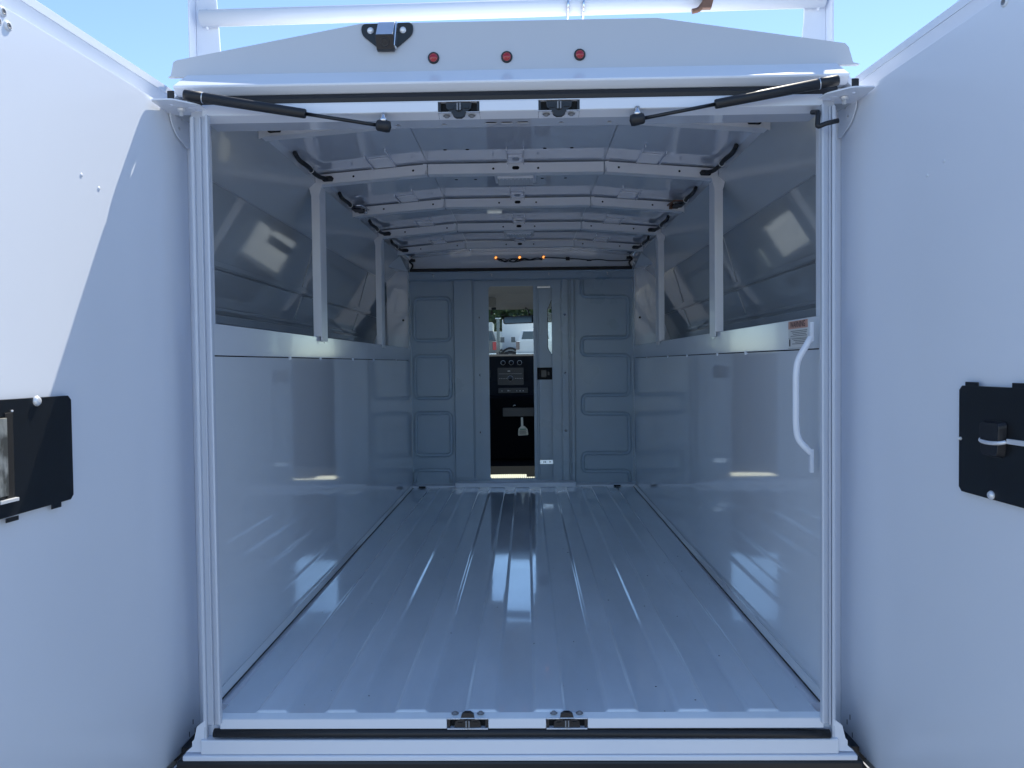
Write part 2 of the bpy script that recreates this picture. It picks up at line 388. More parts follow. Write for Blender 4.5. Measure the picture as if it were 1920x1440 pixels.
    for yy in (.02, 3.30): o.add([(sx*a, yy, z) for a, z in rear] + [(sx*a, yy+.01, z) for a, z in rear], [list(range(7)), list(range(13, 6, -1))] + [(i, (i+1) % 7, 7+(i+1) % 7, 7+i) for i in range(7)])
    outer = part(o, 'body_side', 'paint', label='%s outer side of the body' % side)
    # rear wheel
    wx = sx*.93
    tw = MB().lathe((wx-sx*.11, 1.25, -.40), (sx, 0, 0), [(0, .17), (0, .33), (.03, .352), (.19, .352), (.22, .33), (.22, .21), (.20, .20, 1), (.17, .18, 1), (.15, .10, 1), (.17, .06, 1), (.17, 0, 1)], 32)
    wh = part(tw, 'rear_wheel', ['rubber', 'alum'], label='%s rear wheel' % side)

# ---- roof: outer shell and inner skin
ro = MB()
pr = [(-.785, 1.515), (-.350, 1.592), (.350, 1.592), (.785, 1.515)]
for a, b_ in zip(pr, pr[1:]):
    ro.hexa([(a[0], .058, a[1]), (b_[0], .058, b_[1]), (b_[0], 3.34, b_[1]), (a[0], 3.34, a[1]), (a[0], .058, a[1]+.008), (b_[0], .058, b_[1]+.008), (b_[0], 3.34, b_[1]+.008), (a[0], 3.34, a[1]+.008)])
roof = part(ro, 'roof', 'paint')
sk = MB()
SK = [(-.7175, 1.4775), (-.315, 1.512), (.315, 1.512), (.7175, 1.4775)]
for i, (a, b_) in enumerate(zip(SK, SK[1:])):
    g = .001
    sk.hexa([(a[0]+g, .082, a[1]), (b_[0]-g, .082, b_[1]), (b_[0]-g, 3.2, b_[1]), (a[0]+g, 3.2, a[1]), (a[0]+g, .082, a[1]+.004), (b_[0]-g, .082, b_[1]+.004), (b_[0]-g, 3.2, b_[1]+.004), (a[0]+g, 3.2, a[1]+.004)])
skin = part(sk, 'ceiling_skin', 'ceil')
YR = [.373+.5837*i for i in range(5)]
def ribz(x, y0=None):    # bottom edge of the bow at x
    x = abs(x); return 1.4705 if x <= .315 else 1.4386 + (.7175-x)/.4025*.0319
for i, y in enumerate(YR):
    rb = MB(); T = .0345
    # centre piece with a slot and two holes
    cz = 1.4705
    rb.plate([(-.313, 0), (.313, 0), (.313, T), (-.313, T)], [slot(.0, T*.5, .026, .013), circ(-.08, T*.45, .0042), circ(.08, T*.45, .0042)], (0, y+.002, cz), (1, 0, 0), (0, 0, 1), .002)
    rb.box(-.10, .10, y+.006, y+.008, cz+.004, cz+T-.003, 1); rb.box(-.313, .313, y+.0022, y+.045, cz-.0005, cz+.0012); rb.box(-.313, .313, y+.043, y+.045, cz+.0014, cz+T)  # dark strip painting the shade behind the slot and holes
    # little tabs rising towards the skin at each kink
    for sx in (-1, 1):
        rb.hexa([(sx*.317, y, cz), (sx*.3165, y, cz+T), (sx*.332, y+.004, cz+T+.004), (sx*.319, y+.004, cz+.002), (sx*.317, y+.002, cz), (sx*.3165, y+.002, cz+T), (sx*.332, y+.006, cz+T+.004), (sx*.319, y+.006, cz+.002)])
        dx = .4025; dz = -.0319; L = math.hypot(dx, dz); ux, uz = dx/L, dz/L
        U = Vector((sx*ux, 0, uz)); V = Vector((sx*-uz, 0, ux)) if True else None
        V = Vector((sx*(-uz), 0, ux))
        holes = [circ(.05, T*.5, .0042), circ(.265, T*.5, .0042), slot(L-.045, T*.5, .040, .020)]
        rb.plate([(.008, 0), (L-.003, 0), (L-.003, T), (.003, T)], holes, (sx*.315, y+(.002 if sx > 0 else 0), cz), U, V, .002*(1 if sx > 0 else 1))
        for s0, s1 in ((.040, .060), (.255, .275), (L-.070, L-.02)):
            p0 = Vector((sx*.315, 0, cz)) + U*s0; p1 = Vector((sx*.315, 0, cz)) + U*s1
            rb.hexa([(p0.x, y+.006, p0.z+.004), (p1.x, y+.006, p1.z+.004), (p1.x, y+.008, p1.z+.004), (p0.x, y+.008, p0.z+.004), (p0.x, y+.006, p0.z+T-.004), (p1.x, y+.006, p1.z+T-.004), (p1.x, y+.008, p1.z+T-.004), (p0.x, y+.008, p0.z+T-.004)], 1)
        a = Vector((sx*.318, 0, cz)); b_ = a + U*(L-.008)
        for (k0, k1, z0, z1) in ((.0045, .045, -.0005, .0012), (.043, .045, .0014, T)):
            rb.hexa([(a.x, y+k0, a.z+z0), (b_.x, y+k0, b_.z+z0), (b_.x, y+k1, b_.z+z0), (a.x, y+k1, a.z+z0), (a.x, y+k0, a.z+z1), (b_.x, y+k0, b_.z+z1), (b_.x, y+k1, b_.z+z1), (a.x, y+k1, a.z+z1)])
        # end foot on the roof rail
        rb.hexa([(sx*.716, y-.004, 1.432), (sx*.690, y-.004, 1.441), (sx*.690, y-.001, 1.441), (sx*.716, y-.001, 1.432), (sx*.716, y-.004, 1.4765), (sx*.690, y-.004, 1.4475), (sx*.690, y-.001, 1.4475), (sx*.716, y-.001, 1.4765)])
    part(rb, 'roof_bow', ['rib', 'hole'], parent=skin, label=['roof bow hidden behind the rear header', 'nearest full roof bow', 'second full roof bow', 'third full roof bow', 'farthest roof bow above the bulkhead'][i]).parent = skin
    # pads on the skin before each bow; centre tab imitates the bow's reflection
    pd = MB()
    for sx in (-1, 1):
        for x0, x1, yy0, yy1, t in ((.43, .50, y-.12, y-.004, .004), (.505, .509, y-.16, y-.01, .010), (.425, .429, y-.22, y-.01, .010)):
            def zs(x): return 1.512-(x-.315)/.4025*.0345-.0006
            pd.hexa([(sx*x0, yy0, zs(x0)-t), (sx*x1, yy0, zs(x1)-t), (sx*x1, yy1, zs(x1)-t), (sx*x0, yy1, zs(x0)-t), (sx*x0, yy0, zs(x0)), (sx*x1, yy0, zs(x1)), (sx*x1, yy1, zs(x1)), (sx*x0, yy1, zs(x0))])
    pd.box(-.026, .026, y-.09, y-.006, 1.503, 1.5113).box(-.030, -.027, y-.19, y-.006, 1.497, 1.5113).box(.027, .030, y-.19, y-.006, 1.497, 1.5113)
    part(pd, 'pad_and_reflection_tab', 'ceil', .0008, parent=skin)
    # wiring loom hanging through the end slots
    for sx in (-1, 1):
        wr = MB()
        pts = [(sx*.700, y-.30, 1.470), (sx*.704, y-.24, 1.462), (sx*.693, y-.17, 1.459), (sx*.697, y-.10, 1.457), (sx*.690, y-.04, 1.455), (sx*.676, y-.012, 1.4575), (sx*.664, y+.010, 1.4585)]
        wr.tube(rnd(pts, .03, 4, False), .0075, 8)
        wr.lathe((sx*.668, y-.004, 1.4575), (sx*-1, 0, .08), [(-.018, .0), (-.014, .0085), (.012, .0095), (.018, 0)], 14)
        part(wr, 'wiring_loom', 'rubber', parent=skin)
        part(MB().tube([(sx*(.697+.010*math.cos(a)), y-.13, 1.458+.010*math.sin(a)) for a in [k*math.pi/6 for k in range(12)]], .0016, 6, closed=True), 'cable_tie', 'label', parent=skin)
# steel latch fittings beside the second full bow
for sx, mname in ((-1, 'steel'), (1, 'copper')):
    q = MB().tube([(sx*.70, YR[2]-.10, 1.462), (sx*.655, YR[2]-.10, 1.463), (sx*.640, YR[2]-.03, 1.458)], .004, 8)
    q.lathe((sx*.655, YR[2]-.022, 1.468), (0, 0, -1), [(0, .0), (0, .009), (.008, .009), (.008, .004), (.014, .004), (.014, .008), (.024, .008), (.024, 0)], 12)
    q.box(sx*.66, sx*.70, YR[2]-.09, YR[2]-.02, 1.449, 1.455, 1)
    part(q, 'wire_clamp', [mname, 'plastic'], parent=skin)
# dome lights
for y in (1.075, 2.32):
    d = MB().box(-.082, .076, y, y+.14, 1.492, 1.5115)
    dl = part(d, 'dome_light', 'rib', .004, parent=skin, label='%s ceiling dome light' % ('nearer' if y < 2 else 'farther'))
    d = MB().box(-.070, .064, y+.012, y+.125, 1.482, 1.4915)
    for k in range(9): d.box(-.066+k*.0145, -.060+k*.0145, y+.02, y+.118, 1.4795, 1.4815)
    part(d, 'dome_lens', 'clear', .003, parent=skin)
# dark discs painted as shaded holes in the ceiling skin, not rivets
q = MB()
for y in (.80, 1.22):
    for x in (-.16, -.235, .10, .19): q.cyl((x, y, 1.5105), (x, y, 1.5118), .006, n=10)
part(q, 'rivet', 'hole', parent=skin)
# ceiling panel above the bulkhead (front header) with clearance-light backs and wiring
fh = MB().sweep([(-.7225, 1.40), (.7225, 1.40), (.7225, 1.476), (.34, 1.511), (-.34, 1.511), (-.7225, 1.476)], 3.185, 3.195)
fhead = part(fh, 'front_header', 'wall')
for x in (-.159, -.006, .149):
    l = MB().lathe((x, 3.184, 1.474), (0, -1, 0), [(0, .012), (.003, .012), (.004, .0085), (.004, .0075, 1), (.006, .005, 1), (.007, 0, 1)], 18)
    part(l, 'clearance_light', ['rubber', 'amber'], parent=fhead, label='amber clearance light glowing through the front header')
wr = MB()
for k in range(5):
    pts = [(-.155+random.uniform(-.004, .004), 3.175, 1.47)]
    for x in (-.13, -.10, -.07, -.045, -.02, .0): pts.append((x, 3.172-random.uniform(0, .01), 1.462-random.uniform(-.004, .024)))
    wr.tube(rnd(pts, .02, 3, False), .0024, 6)
for k in range(4):
    pts = [(x, 3.172-random.uniform(0, .008), 1.464+random.uniform(-.012, .006)) for x in (.0, .03, .055, .08, .11, .14)]
    wr.tube(rnd(pts, .02, 3, False), .0024, 6)
wr.tube(rnd([(.15, 3.175, 1.472), (.22, 3.172, 1.467), (.30, 3.172, 1.462), (.38, 3.172, 1.457), (.44, 3.172, 1.448), (.50, 3.172, 1.455), (.56, 3.172, 1.444), (.66, 3.172, 1.442), (.71, 3.17, 1.447)], .03, 3, False), .0032, 7)
wr.box(.29, .315, 3.163, 3.176, 1.450, 1.470).box(.425, .455, 3.165, 3.176, 1.444, 1.452)
for sx in (-1, 1):
    wr.tube(rnd([(sx*.70, 3.17, 1.47), (sx*.715, 3.14, 1.45), (sx*.69, 3.15, 1.43), (sx*.705, 3.16, 1.405)], .02, 3, False), .006, 7)
    wr.box(sx*.68, sx*.71, 3.15, 3.175, 1.452, 1.468)
part(wr, 'wire_bundle', 'rubber', parent=fhead)
part(MB().prism([(3.16, 1.386), (3.183, 1.386), (3.183, 1.404), (3.17, 1.408), (3.16, 1.402)], -.715, .715), 'upper_gasket', 'rubber', parent=fhead)

q = MB().plate([(-1.10, -.12), (1.10, -.12), (1.08, .93), (.90, 1.33), (.765, 1.49), (.35, 1.57), (-.35, 1.57), (-.765, 1.49), (-.90, 1.33), (-1.08, .93)], [rect(-.40, .55, -.002, 1.345)], (0, 3.325, 0), (1, 0, 0), (0, 0, 1), -.012)
part(q, 'front_wall', 'wall')
for sx in (-1, 1): part(MB().box(sx*(HW+.0035), sx*(HW+.018), -.008, 3.12, .8168, .8192), 'wall_seam', 'hole')
# ---- bulkhead
X0, X1, Z0, Z1 = -.213, .199, .035, 1.293
bk = MB().plate(rect(-.7225, .7225, .012, 1.375), [rect(X0, X1, Z0, Z1, .022, 4)], (0, YBK, 0), (1, 0, 0), (0, 0, 1), .004)
bulk = part(bk, 'bulkhead', 'bulk')
bd = MB()
def bead(pts, r=.0130, closed=True, rad=.035, flat=1.4):
    P = rnd(pts, rad, 5, closed)
    o = MB(); o.tube([(x, 0, z) for x, z in P], r, 10, closed=closed)
    bd.add([(x, YBK-.003+y*flat, z) for x, y, z in o.v], o.f, 0, True)
for z0, z1 in ((.946, 1.219), (.571, .845), (.198, .473)):
    bead([(-.695, z0), (-.463, z0), (-.463, z1), (-.695, z1)])
bead([(-.705, .02), (-.705, .100), (-.468, .100), (-.468, .02)], closed=False)
mz = [(.394, 1.32), (.393, 1.218), (.692, 1.214), (.69, .951), (.39, .954), (.389, .84), (.695, .837), (.693, .579), (.393, .582), (.392, .461), (.692, .458), (.694, .201), (.39, .204), (.389, .087), (.693, .084), (.693, .02)]
bead(mz, closed=False, r=.0135)
part(bd, 'pressed_bead', 'bulk', parent=bulk)
q = MB().box(-.440, -.437, YBK-.020, YBK-.001, .03, 1.333).box(-.436, -.316, YBK-.022, YBK-.001, .05, 1.333).box(-.309, -.306, YBK-.012, YBK-.001, .03, 1.333)
part(q, 'vertical_panel', 'bulk', .003, parent=bulk)
q = MB().plate(rnd([(-.270, .018), (.254, .018), (.254, 1.318), (-.270, 1.318)], .01), [rect(X0+.002, X1-.002, Z0+.002, Z1-.002, .022, 4)], (0, YBK-.006, 0), (1, 0, 0), (0, 0, 1), .004)
q.box(.262, .300, YBK-.018, YBK-.001, .02, 1.333).box(.308, .313, YBK-.024, YBK-.001, .02, 1.333).box(.321, .339, YBK-.016, YBK-.001, .02, 1.333).box(.344, .347, YBK-.022, YBK-.001, .02, 1.333)
part(q, 'passage_frame', 'bulk', .0025, parent=bulk)
q = MB()
for x, z in ((-.269, 1.091), (-.270, .718), (-.271, .345), (.280, 1.102), (.280, .726), (.280, .352)):
    yf = YBK-.0065 if x < 0 else YBK-.0185
    q.lathe((x, yf, z), (0, -1, 0), [(-.001, .0075, 1), (.0006, .0075, 1), (.0006, .0042, 0), (.003, .003, 0), (.0035, 0, 0)], 12)
part(q, 'bulkhead_screw', ['steel', 'rubber'], parent=bulk)
q = MB().prism([(YBK-.050, 1.336), (YBK-.002, 1.328), (YBK-.002, 1.384), (YBK-.058, 1.384), (YBK-.058, 1.378), (YBK-.050, 1.374)], -.7215, .7215)
bar = part(q, 'header_bar', 'bulk', .0015, parent=bulk)
for x in (-.563, -.188, .18, .553):
    part(MB().tube(rnd([(x-.006, YBK-.053, 1.368), (x+.006, YBK-.058, 1.364), (x-.004, YBK-.060, 1.358), (x+.006, YBK-.055, 1.350)], .004, 3, False), .0024, 6), 'spring_clip', 'label', parent=bulk)
# sliding door leaf, half open behind the bulkhead
LY = YBK+.03
hole = [(.169, 1.14), (.169, .885), (.195, .842), (.330, .842), (.330, 1.21), (.200, 1.21)]
lf = MB().plate(rect(.112, .50, .020, 1.30), [rnd(hole, .012, 3)], (0, LY, 0), (1, 0, 0), (0, 0, 1), .012)
lf.box(.078, .100, LY-.012, LY, .02, 1.30).box(.100, .1118, LY-.006, LY, .02, 1.30)
leaf = part(lf, 'sliding_door', 'bulk', .002, label='half open grey sliding door of the bulkhead passage')
o = MB()
for pts, r in (([(.180, 1.255), (.139, 1.19), (.139, .862), (.195, .801), (.360, .801), (.360, 1.255)], .009), ([(.400, .61), (.150, .61), (.150, .255), (.400, .255)], .010)):
    P = rnd(pts, .04, 5, True); t = MB(); t.tube([(x, 0, z) for x, z in P], r, 10, closed=True)
    o.add([(x, LY-.001-.013+y*.6+.012, z) for x, y, z in t.v], t.f, 0, True)
part(o, 'pressed_bead', 'bulk', parent=leaf)
o = MB().box(.1005, .45, LY-.016, LY-.0125, .683, .762); o.box(.125, .160, LY-.022, LY-.0165, .700, .745, 1).box(.168, .180, LY-.020, LY-.0165, .712, .735, 1)
part(o, 'door_lock', ['hole', 'plastic'], .001, parent=leaf)
o = MB().box(.113, .260, LY-.018, LY-.0125, .132, .158); o.box(.134, .141, LY-.0195, LY-.0185, .141, .149, 1).box(.145, .151, LY-.0195, LY-.0185, .141, .149, 1).box(.172, .183, LY-.0195, LY-.0185, .143, .148, 1)
part(o, 'steel_strike_plate', ['alum', 'hole'], parent=leaf)
o = MB().box(.105, .190, LY-.022, LY-.0125, 1.278, 1.290).cyl((.125, LY-.026, 1.284), (.125, LY-.0225, 1.284), .004, n=8)
part(o, 'door_hanger', 'alum', .001, parent=leaf)
wp = rnd([(.170, 1.14), (.170, .886), (.195, .843), (.329, .843), (.329, 1.209), (.200, 1.209)], .012, 3)
part(MB().add([(a, LY-.004, b_) for a, b_ in wp], [list(range(len(wp)))]), 'door_window', 'glass', parent=leaf)
part(MB().tube([(a, LY-.0035, b_) for a, b_ in wp], .0035, 8, closed=True), 'window_edge_ring', 'rubber', parent=leaf)  # dark ring drawn to strengthen the window edge
part(MB().box(-.30, -.212, YBK+.006, YBK+.02, .66, .79).box(-.216, -.2065, YBK+.008, YBK+.018, .70, .75), 'catch_block', 'rubber', .003, parent=bulk)

# ---- rear frame: pillars, header, sill
def pil(xa0, xa1, ya0, ya1, zb, zt, sx, mb, m=0):
    """upright whose section (given at Y=-.05) follows the leaning frame; y offsets are relative to the frame"""
    def P(x, dy, top):
        return (sx*abs((tx if top else bx)(x*sx)), (YT if top else YB)+dy, tz(zt) if top else bz(zb))
    mb.hexa([P(xa0, ya0, 0), P(xa1, ya0, 0), P(xa1, ya1, 0), P(xa0, ya1, 0), P(xa0, ya0, 1), P(xa1, ya0, 1), P(xa1, ya1, 1), P(xa0, ya1, 1)], m)
for sx in (-1, 1):
    side = 'left' if sx < 0 else 'right'
    xi = .690 if sx < 0 else .700
    p = MB()
    pil(xi, .731, .012, .017, -.045, 1.385, sx, p)
    pil(.721, .728, .0, .0118, -.11, 1.362, sx, p)         # outer bead
    pil(xi+.016, xi+.020, .004, .0118, -.045, 1.362, sx, p)
    pil(.7285, .7320, .006, .0118, -.11, 1.362, sx, p)
    pr_ = part(p, 'rear_pillar', 'post', .0018, label='%s rear pillar of the door opening' % side)
    p = MB(); pil(xi-.006, xi-.0005, -.012, .004, -.035, 1.362, sx, p)
    part(p, 'pillar_lip', 'post', .002, parent=pr_)
    p = MB(); pil(xi+.001, xi+.013, .003, .0115, -.05, 1.40, sx, p)
    part(MB().box(sx*.7445, sx*.815, .078, .10, -.15, 1.395).box(sx*.7180, sx*.7440, .016, .020, -.10, 1.395).box(sx*.7405, sx*.7440, .0205, .100, -.10, 1.395), 'hinge_jamb', 'paint', parent=pr_)
    # corner gusset at the foot
    g = [(.725, -.030), (.745, -.045), (.752, -.075), (.757, -.080), (.757, -.092), (.772, -.105), (.725, -.105)]
    part(MB().add([(sx*abs(bx(x*sx)), YB+.003, bz(z)) for x, z in g] + [(sx*abs(bx(x*sx)), YB+.012, bz(z)) for x, z in g], [list(range(7)), list(range(13, 6, -1))] + [(i, (i+1) % 7, 7+(i+1) % 7, 7+i) for i in range(7)]), 'foot_gusset', 'paint', parent=pr_)

# header made of pieces between the latch strikers
hd = MB()
xs = [-.700, -.163, -.069, .064, .157, .700]
z0, z1 = 1.3625, 1.3845
for i in (0, 2, 4): hd.box(tx(xs[i]), tx(xs[i+1]), YT, YT+.03, tz(z0), tz(z1))
hd.box(tx(-.700), tx(.700), YT+.031, YT+.036, tz(z0), tz(1.40))
hd.box(tx(-.700), tx(.700), YT+.0005, YT+.0305, tz(1.3848), tz(1.3870))
for i in (0, 2, 4): hd.hexa([(tx(xs[i]), YT+.002, tz(z0)-.0005), (tx(xs[i+1]), YT+.002, tz(z0)-.0005), (tx(xs[i+1]), YT+.036, tz(1.3545)), (tx(xs[i]), YT+.036, tz(1.3545)), (tx(xs[i]), YT+.004, tz(z0)+.006), (tx(xs[i+1]), YT+.004, tz(z0)+.006), (tx(xs[i+1]), YT+.036, tz(1.3560)), (tx(xs[i]), YT+.036, tz(1.3560))])
for i in (1, 3): hd.hexa([(tx(xs[i])+.0005, YT+.010, tz(1.3605)), (tx(xs[i+1])-.0005, YT+.010, tz(1.3605)), (tx(xs[i+1])-.0005, YT+.036, tz(1.3545)), (tx(xs[i])+.0005, YT+.036, tz(1.3545)), (tx(xs[i])+.0005, YT+.0135, tz(1.3625)), (tx(xs[i+1])-.0005, YT+.0135, tz(1.3625)), (tx(xs[i+1])-.0005, YT+.036, tz(1.3560)), (tx(xs[i])+.0005, YT+.036, tz(1.3560))])
header = part(hd, 'rear_header', 'paint', .0012)
zz = tz(1.3553)
holes = [slot(x, .046, .030, .014) for x in (-.047, -.010, .028)] + [circ(x, .052, .006, 10) for x in (-.27, -.16, -.30+.0, .12, .235, -.5, .5)][:2] + [circ(x, .052, .006, 10) for x in (.12, .235)]
hp = MB().plate([(-.715, YT+.0365), (.715, YT+.0365), (.715, .075), (-.715, .075)], holes, (0, 0, zz), (1, 0, 0), (0, 1, 0), .002)
hp.hexa([(-.715, .0755, zz), (.715, .0755, zz), (.715, .078, 1.475), (-.715, .078, 1.475), (-.715, .0775, zz), (.715, .0775, zz), (.715, .080, 1.475), (-.715, .080, 1.475)])
part(hp, 'header_return', 'ceil', parent=header)
part(MB().box(-.70, .70, .02, .072, zz+.0035, zz+.005), 'dark_hole_backing', 'hole', parent=header)  # dark sheet that paints the shade seen through the header holes
# sill
sl_ = MB()
xb = [-.690, -.162, -.066, .067, .163, .702]
for i in (0, 2, 4): sl_.box(bx(xb[i]), bx(xb[i+1]), YB, YB+.02, bz(-.0495), bz(-.0268))
sl_.box(bx(-.690), bx(.702), YB+.021, YB+.034, bz(-.0495), bz(-.033))
sl2 = MB().hexa([(bx(-.690), YB+.0005, bz(-.0262)-.0005), (bx(.702), YB+.0005, bz(-.0262)-.0005), (bx(.702), -.0745, -.004), (bx(-.690), -.0745, -.004), (bx(-.690), YB+.0005, bz(-.0258)), (bx(.702), YB+.0005, bz(-.0258)), (bx(.702), -.0745, .0), (bx(-.690), -.0745, .0)])
sill = part(sl_, 'rear_sill', 'paint', .0015)
part(sl2, 'floor_lip', 'floor', parent=sill)
# latch strikers
def striker(cx, top):
    f = (lambda x, z: (tx(x), tz(z))) if top else (lambda x, z: (bx(x), bz(z)))
    Y = YT if top else YB; sg = -1 if top else 1
    zc0, zc1 = (1.3615, 1.3850) if top else (-.0500, -.0262)
    w = .047; q = MB()
    x0, a0 = f(cx-w, zc0); x1, a1 = f(cx+w, zc1)
    zin = a0 if top else a1           # edge towards the opening
    q.box(x0+.001, x1-.001, Y+.014, Y+.019, a0+.001, a1-.001, 0)                 # dark back
    q.box(x0+.0005, x0+.006, Y+.003, Y+.0135, a0+.001, a1-.001, 1).box(x1-.006, x1-.0005, Y+.003, Y+.0135, a0+.001, a1-.001, 1)
    xm = (x0+x1)/2; zm = (a0+a1)/2
    # black latch body swelling in the middle, with a rotor and a bolt
    P = [(xm-.030, zm-sg*.009), (xm+.030, zm-sg*.009), (xm+.028, zm+sg*.004), (xm+.016, zin), (xm+.013, zin+sg*.008), (xm+.006, zin+sg*.0125), (xm-.006, zin+sg*.0125), (xm-.013, zin+sg*.008), (xm-.016, zin), (xm-.028, zm+sg*.004)]
    q.sweep(P, Y+.002, Y+.0125, 1)
    q.sweep([(x, z) for x, z in circ(xm, zm+sg*.002, .0085, 14)], Y-.0015, Y+.0018, 2)
    q.box(xm-.0045, xm-.0015, Y-.004, Y-.0017, zm-.009, zm+.008, 3).box(xm+.002, xm+.005, Y-.004, Y-.0017, zm-.009, zm+.008, 3)
    q.box(xm-.022, xm-.012, Y-.0005, Y+.0017, zm-.006, zm+.003, 2).box(xm+.012, xm+.024, Y-.0005, Y+.0017, zm-.004, zm+.004, 2)
    # thin bright edge plate
    zo = a1 if top else a0
    q.box(x0, x1, Y-.001, Y+.013, zo-.0007, zo+.0012, 4) if not top else None
    for ss in (-1, 1):
        q.box(xm+ss*.017, x1-.0006 if ss > 0 else x0+.0006, Y-.0012, Y+(.0085 if top else .019), zin-.0006*1, zin+sg*.0012, 4)
        c0 = (xm+ss*.029, Y+(.016 if top else .012), zin+sg*(.0045 if top else .0068))
        q.lathe(c0, (0, 0, sg), [(0, .0085, 1), (.0008, .0085, 1), (.001, .0055, 3), (.004, .0045, 3), (.005, 0, 3)], 14)
    return part(q, 'latch_striker', ['hole', 'plastic', 'black', 'mirrorgrey', 'paint'], parent=header if top else sill, label='%s latch striker in the %s' % ('left' if cx < 0 else 'right', 'header' if top else 'sill'))
striker(-.116, True); striker(.1105, True); striker(-.114, False); striker(.115, False)
# gaskets
def gy(z, yoff, flip=False): return (yoff, z)
q = MB()
pts = [(bx(-.705), YB+.004, bz(-.0600)), (bx(-.3), YB+.004, bz(-.0610)), (bx(0), YB+.004, bz(-.0605)), (bx(.3), YB+.004, bz(-.0625)), (bx(.55), YB+.004, bz(-.0640)), (bx(.716), YB+.004, bz(-.0650))]
q.tube(rnd(pts, .1, 4, False), .0098, 14)
part(q, 'sill_gasket', 'rubber', parent=sill)
q = MB()
q.prism([(YT+.012, tz(1.3865)), (YT+.006, tz(1.389)), (YT+.004, tz(1.398)), (YT+.008, tz(1.4085)), (YT+.03, tz(1.410)), (YT+.03, tz(1.3865))], tx(-.735), tx(.735))
part(q, 'header_gasket', 'rubber', parent=header)
# rear cross sill steps and bumper
q = MB().box(bx(-.735), bx(.735), YB-.004, YB+.02, bz(-.108), bz(-.0735))
q.box(bx(-.776), bx(.776), YB-.008, YB+.02, bz(-.1215), bz(-.1088)).box(bx(-.735), bx(.735), YB+.021, YB+.04, bz(-.12), bz(-.05))
part(q, 'cross_sill', 'paint', .003, parent=None)
q = MB().box(-.775, .775, YB-.004, YB+.15, -.36, bz(-.1235)).box(-.62, .62, YB-.02, YB-.0045, -.34, -.22)
part(q, 'rear_bumper', 'black', .006)

for sx in (-1, 1): part(MB().box(sx*.7755, sx*.84, -.03, .35, -.40, -.19).box(sx*.70, sx*.80, .0, .35, -.188, -.13).box(sx*.735, sx*.7945, -.02, .075, -.129, -.108), 'gap_filler', 'black')  # added black filler closing the sunlit gap below the door corners
# hood panel over the rear doors
q = MB()
lipY = YT+.0
prof = [(lipY+.03, tz(1.411)), (lipY+.012, tz(1.4105)), (lipY-.008, tz(1.4230)), (lipY-.010, tz(1.4275)), (.0440, 1.4895), (.060, 1.4895)]
q.prism(prof, tx(-.762), tx(.757))
part(q, 'drip_rail', 'paint', .002)
def T3(x, z):
    y = .045+(z-1.449)*-.04; k_ = (y+1.8)/1.75
    return (.031+(x-.031)*k_, y, .7924+(z-.7924)*k_)
ol = [(-.777, 1.4500), (-.770, 1.455), (-.764, 1.484), (-.757, 1.4885), (-.335, 1.5625), (.332, 1.5625), (.750, 1.4985), (.758, 1.490), (.768, 1.456), (.782, 1.4525), (.782, 1.4500)]
A = [Vector(T3(x, z)) for x, z in ol]; B = [a+Vector((0, .012, .001)) for a in A]; n = len(A)
q = MB().add(A+B, [list(range(n))[::-1], list(range(n, 2*n))] + [(i, (i+1) % n, n+(i+1) % n, n+i) for i in range(n)])
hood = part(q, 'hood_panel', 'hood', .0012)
def HP(x, z, off=0): p = T3(x, z); return Vector((p[0], p[1]-off, p[2]))
nrm = Vector((0, -1, -.04)).normalized()
for i, (x, z) in enumerate(((-.171, 1.482), (-.006, 1.481), (.158, 1.483))):
    l = MB().lathe(HP(x, z), nrm, [(-.001, .0135), (.003, .0135), (.0045, .0115), (.0045, .0098), (.0035, .0092, 1), (.0065, .0075, 1), (.0082, .004, 1), (.0085, 0, 1)], 26)
    part(l, 'marker_light', ['rubber', 'lens'], parent=hood, label='%s of the three red marker lights' % ('left', 'middle', 'right')[i])
# rear view camera on its bracket
U = Vector((1, 0, 0)); V = Vector((0, -.04, 1)).normalized()
o0 = HP(-.2745, 1.5605)
k = 1.05
pl = rnd([(-.0585*k, -.001), (.0585*k, .001), (.0585*k, -.026), (.018*k, -.0600), (-.018*k, -.0600), (-.0585*k, -.026)], .012, 4)
pl2 = [(a, b_-.0) for a, b_ in pl]
q = MB().plate(pl2, [], o0 + nrm*.001, U, V, .0035)
brk = part(q, 'camera_bracket', 'black', .0006, parent=hood, label='black bracket with the reversing camera')
q = MB()
# steel shroud: sloping box whose open front looks down and back
def sh(x, d, z): return o0 + U*x + V*z + nrm*d
q.hexa([sh(-.023, .0045, -.036), sh(.0165, .0045, -.036), sh(.0200, .0045, .001), sh(-.021, .0045, .001), sh(-.023, .030, -.035), sh(.0165, .030, -.035), sh(.0195, .008, .001), sh(-.0205, .008, .001)])
part(q, 'camera_shroud', 'alum', .001, parent=hood)
q = MB().hexa([sh(-.024, .004, -.066), sh(.0175, .004, -.066), sh(.0175, .004, -.0363), sh(-.024, .004, -.0363), sh(-.024, .016, -.065), sh(.0175, .016, -.065), sh(.0175, .0305, -.0363), sh(-.024, .0305, -.0363)])
q.hexa([sh(.0176, .006, -.060), sh(.0225, .006, -.060), sh(.0260, .005, .002), sh(.0205, .005, .002), sh(.0176, .020, -.056), sh(.0195, .018, -.056), sh(.0235, .0095, .002), sh(.0205, .0095, .002)], 1)
ln = Vector((0, -1, -.35)); ld = (sh(0, .016, -.065)-sh(0, .0305, -.0363)).normalized(); ln = U.cross(ld)*-1
ln = ln if ln.y < 0 else -ln
q.lathe(sh(-.003, .0235, -.0500)+ln*.0002, ln, [(0, .0115), (.0012, .011), (.0015, .009), (.0005, .007), (.0012, .004), (.0016, 0)], 20)
part(q, 'camera_lens', ['plastic', 'chrome'], .0008, parent=hood)
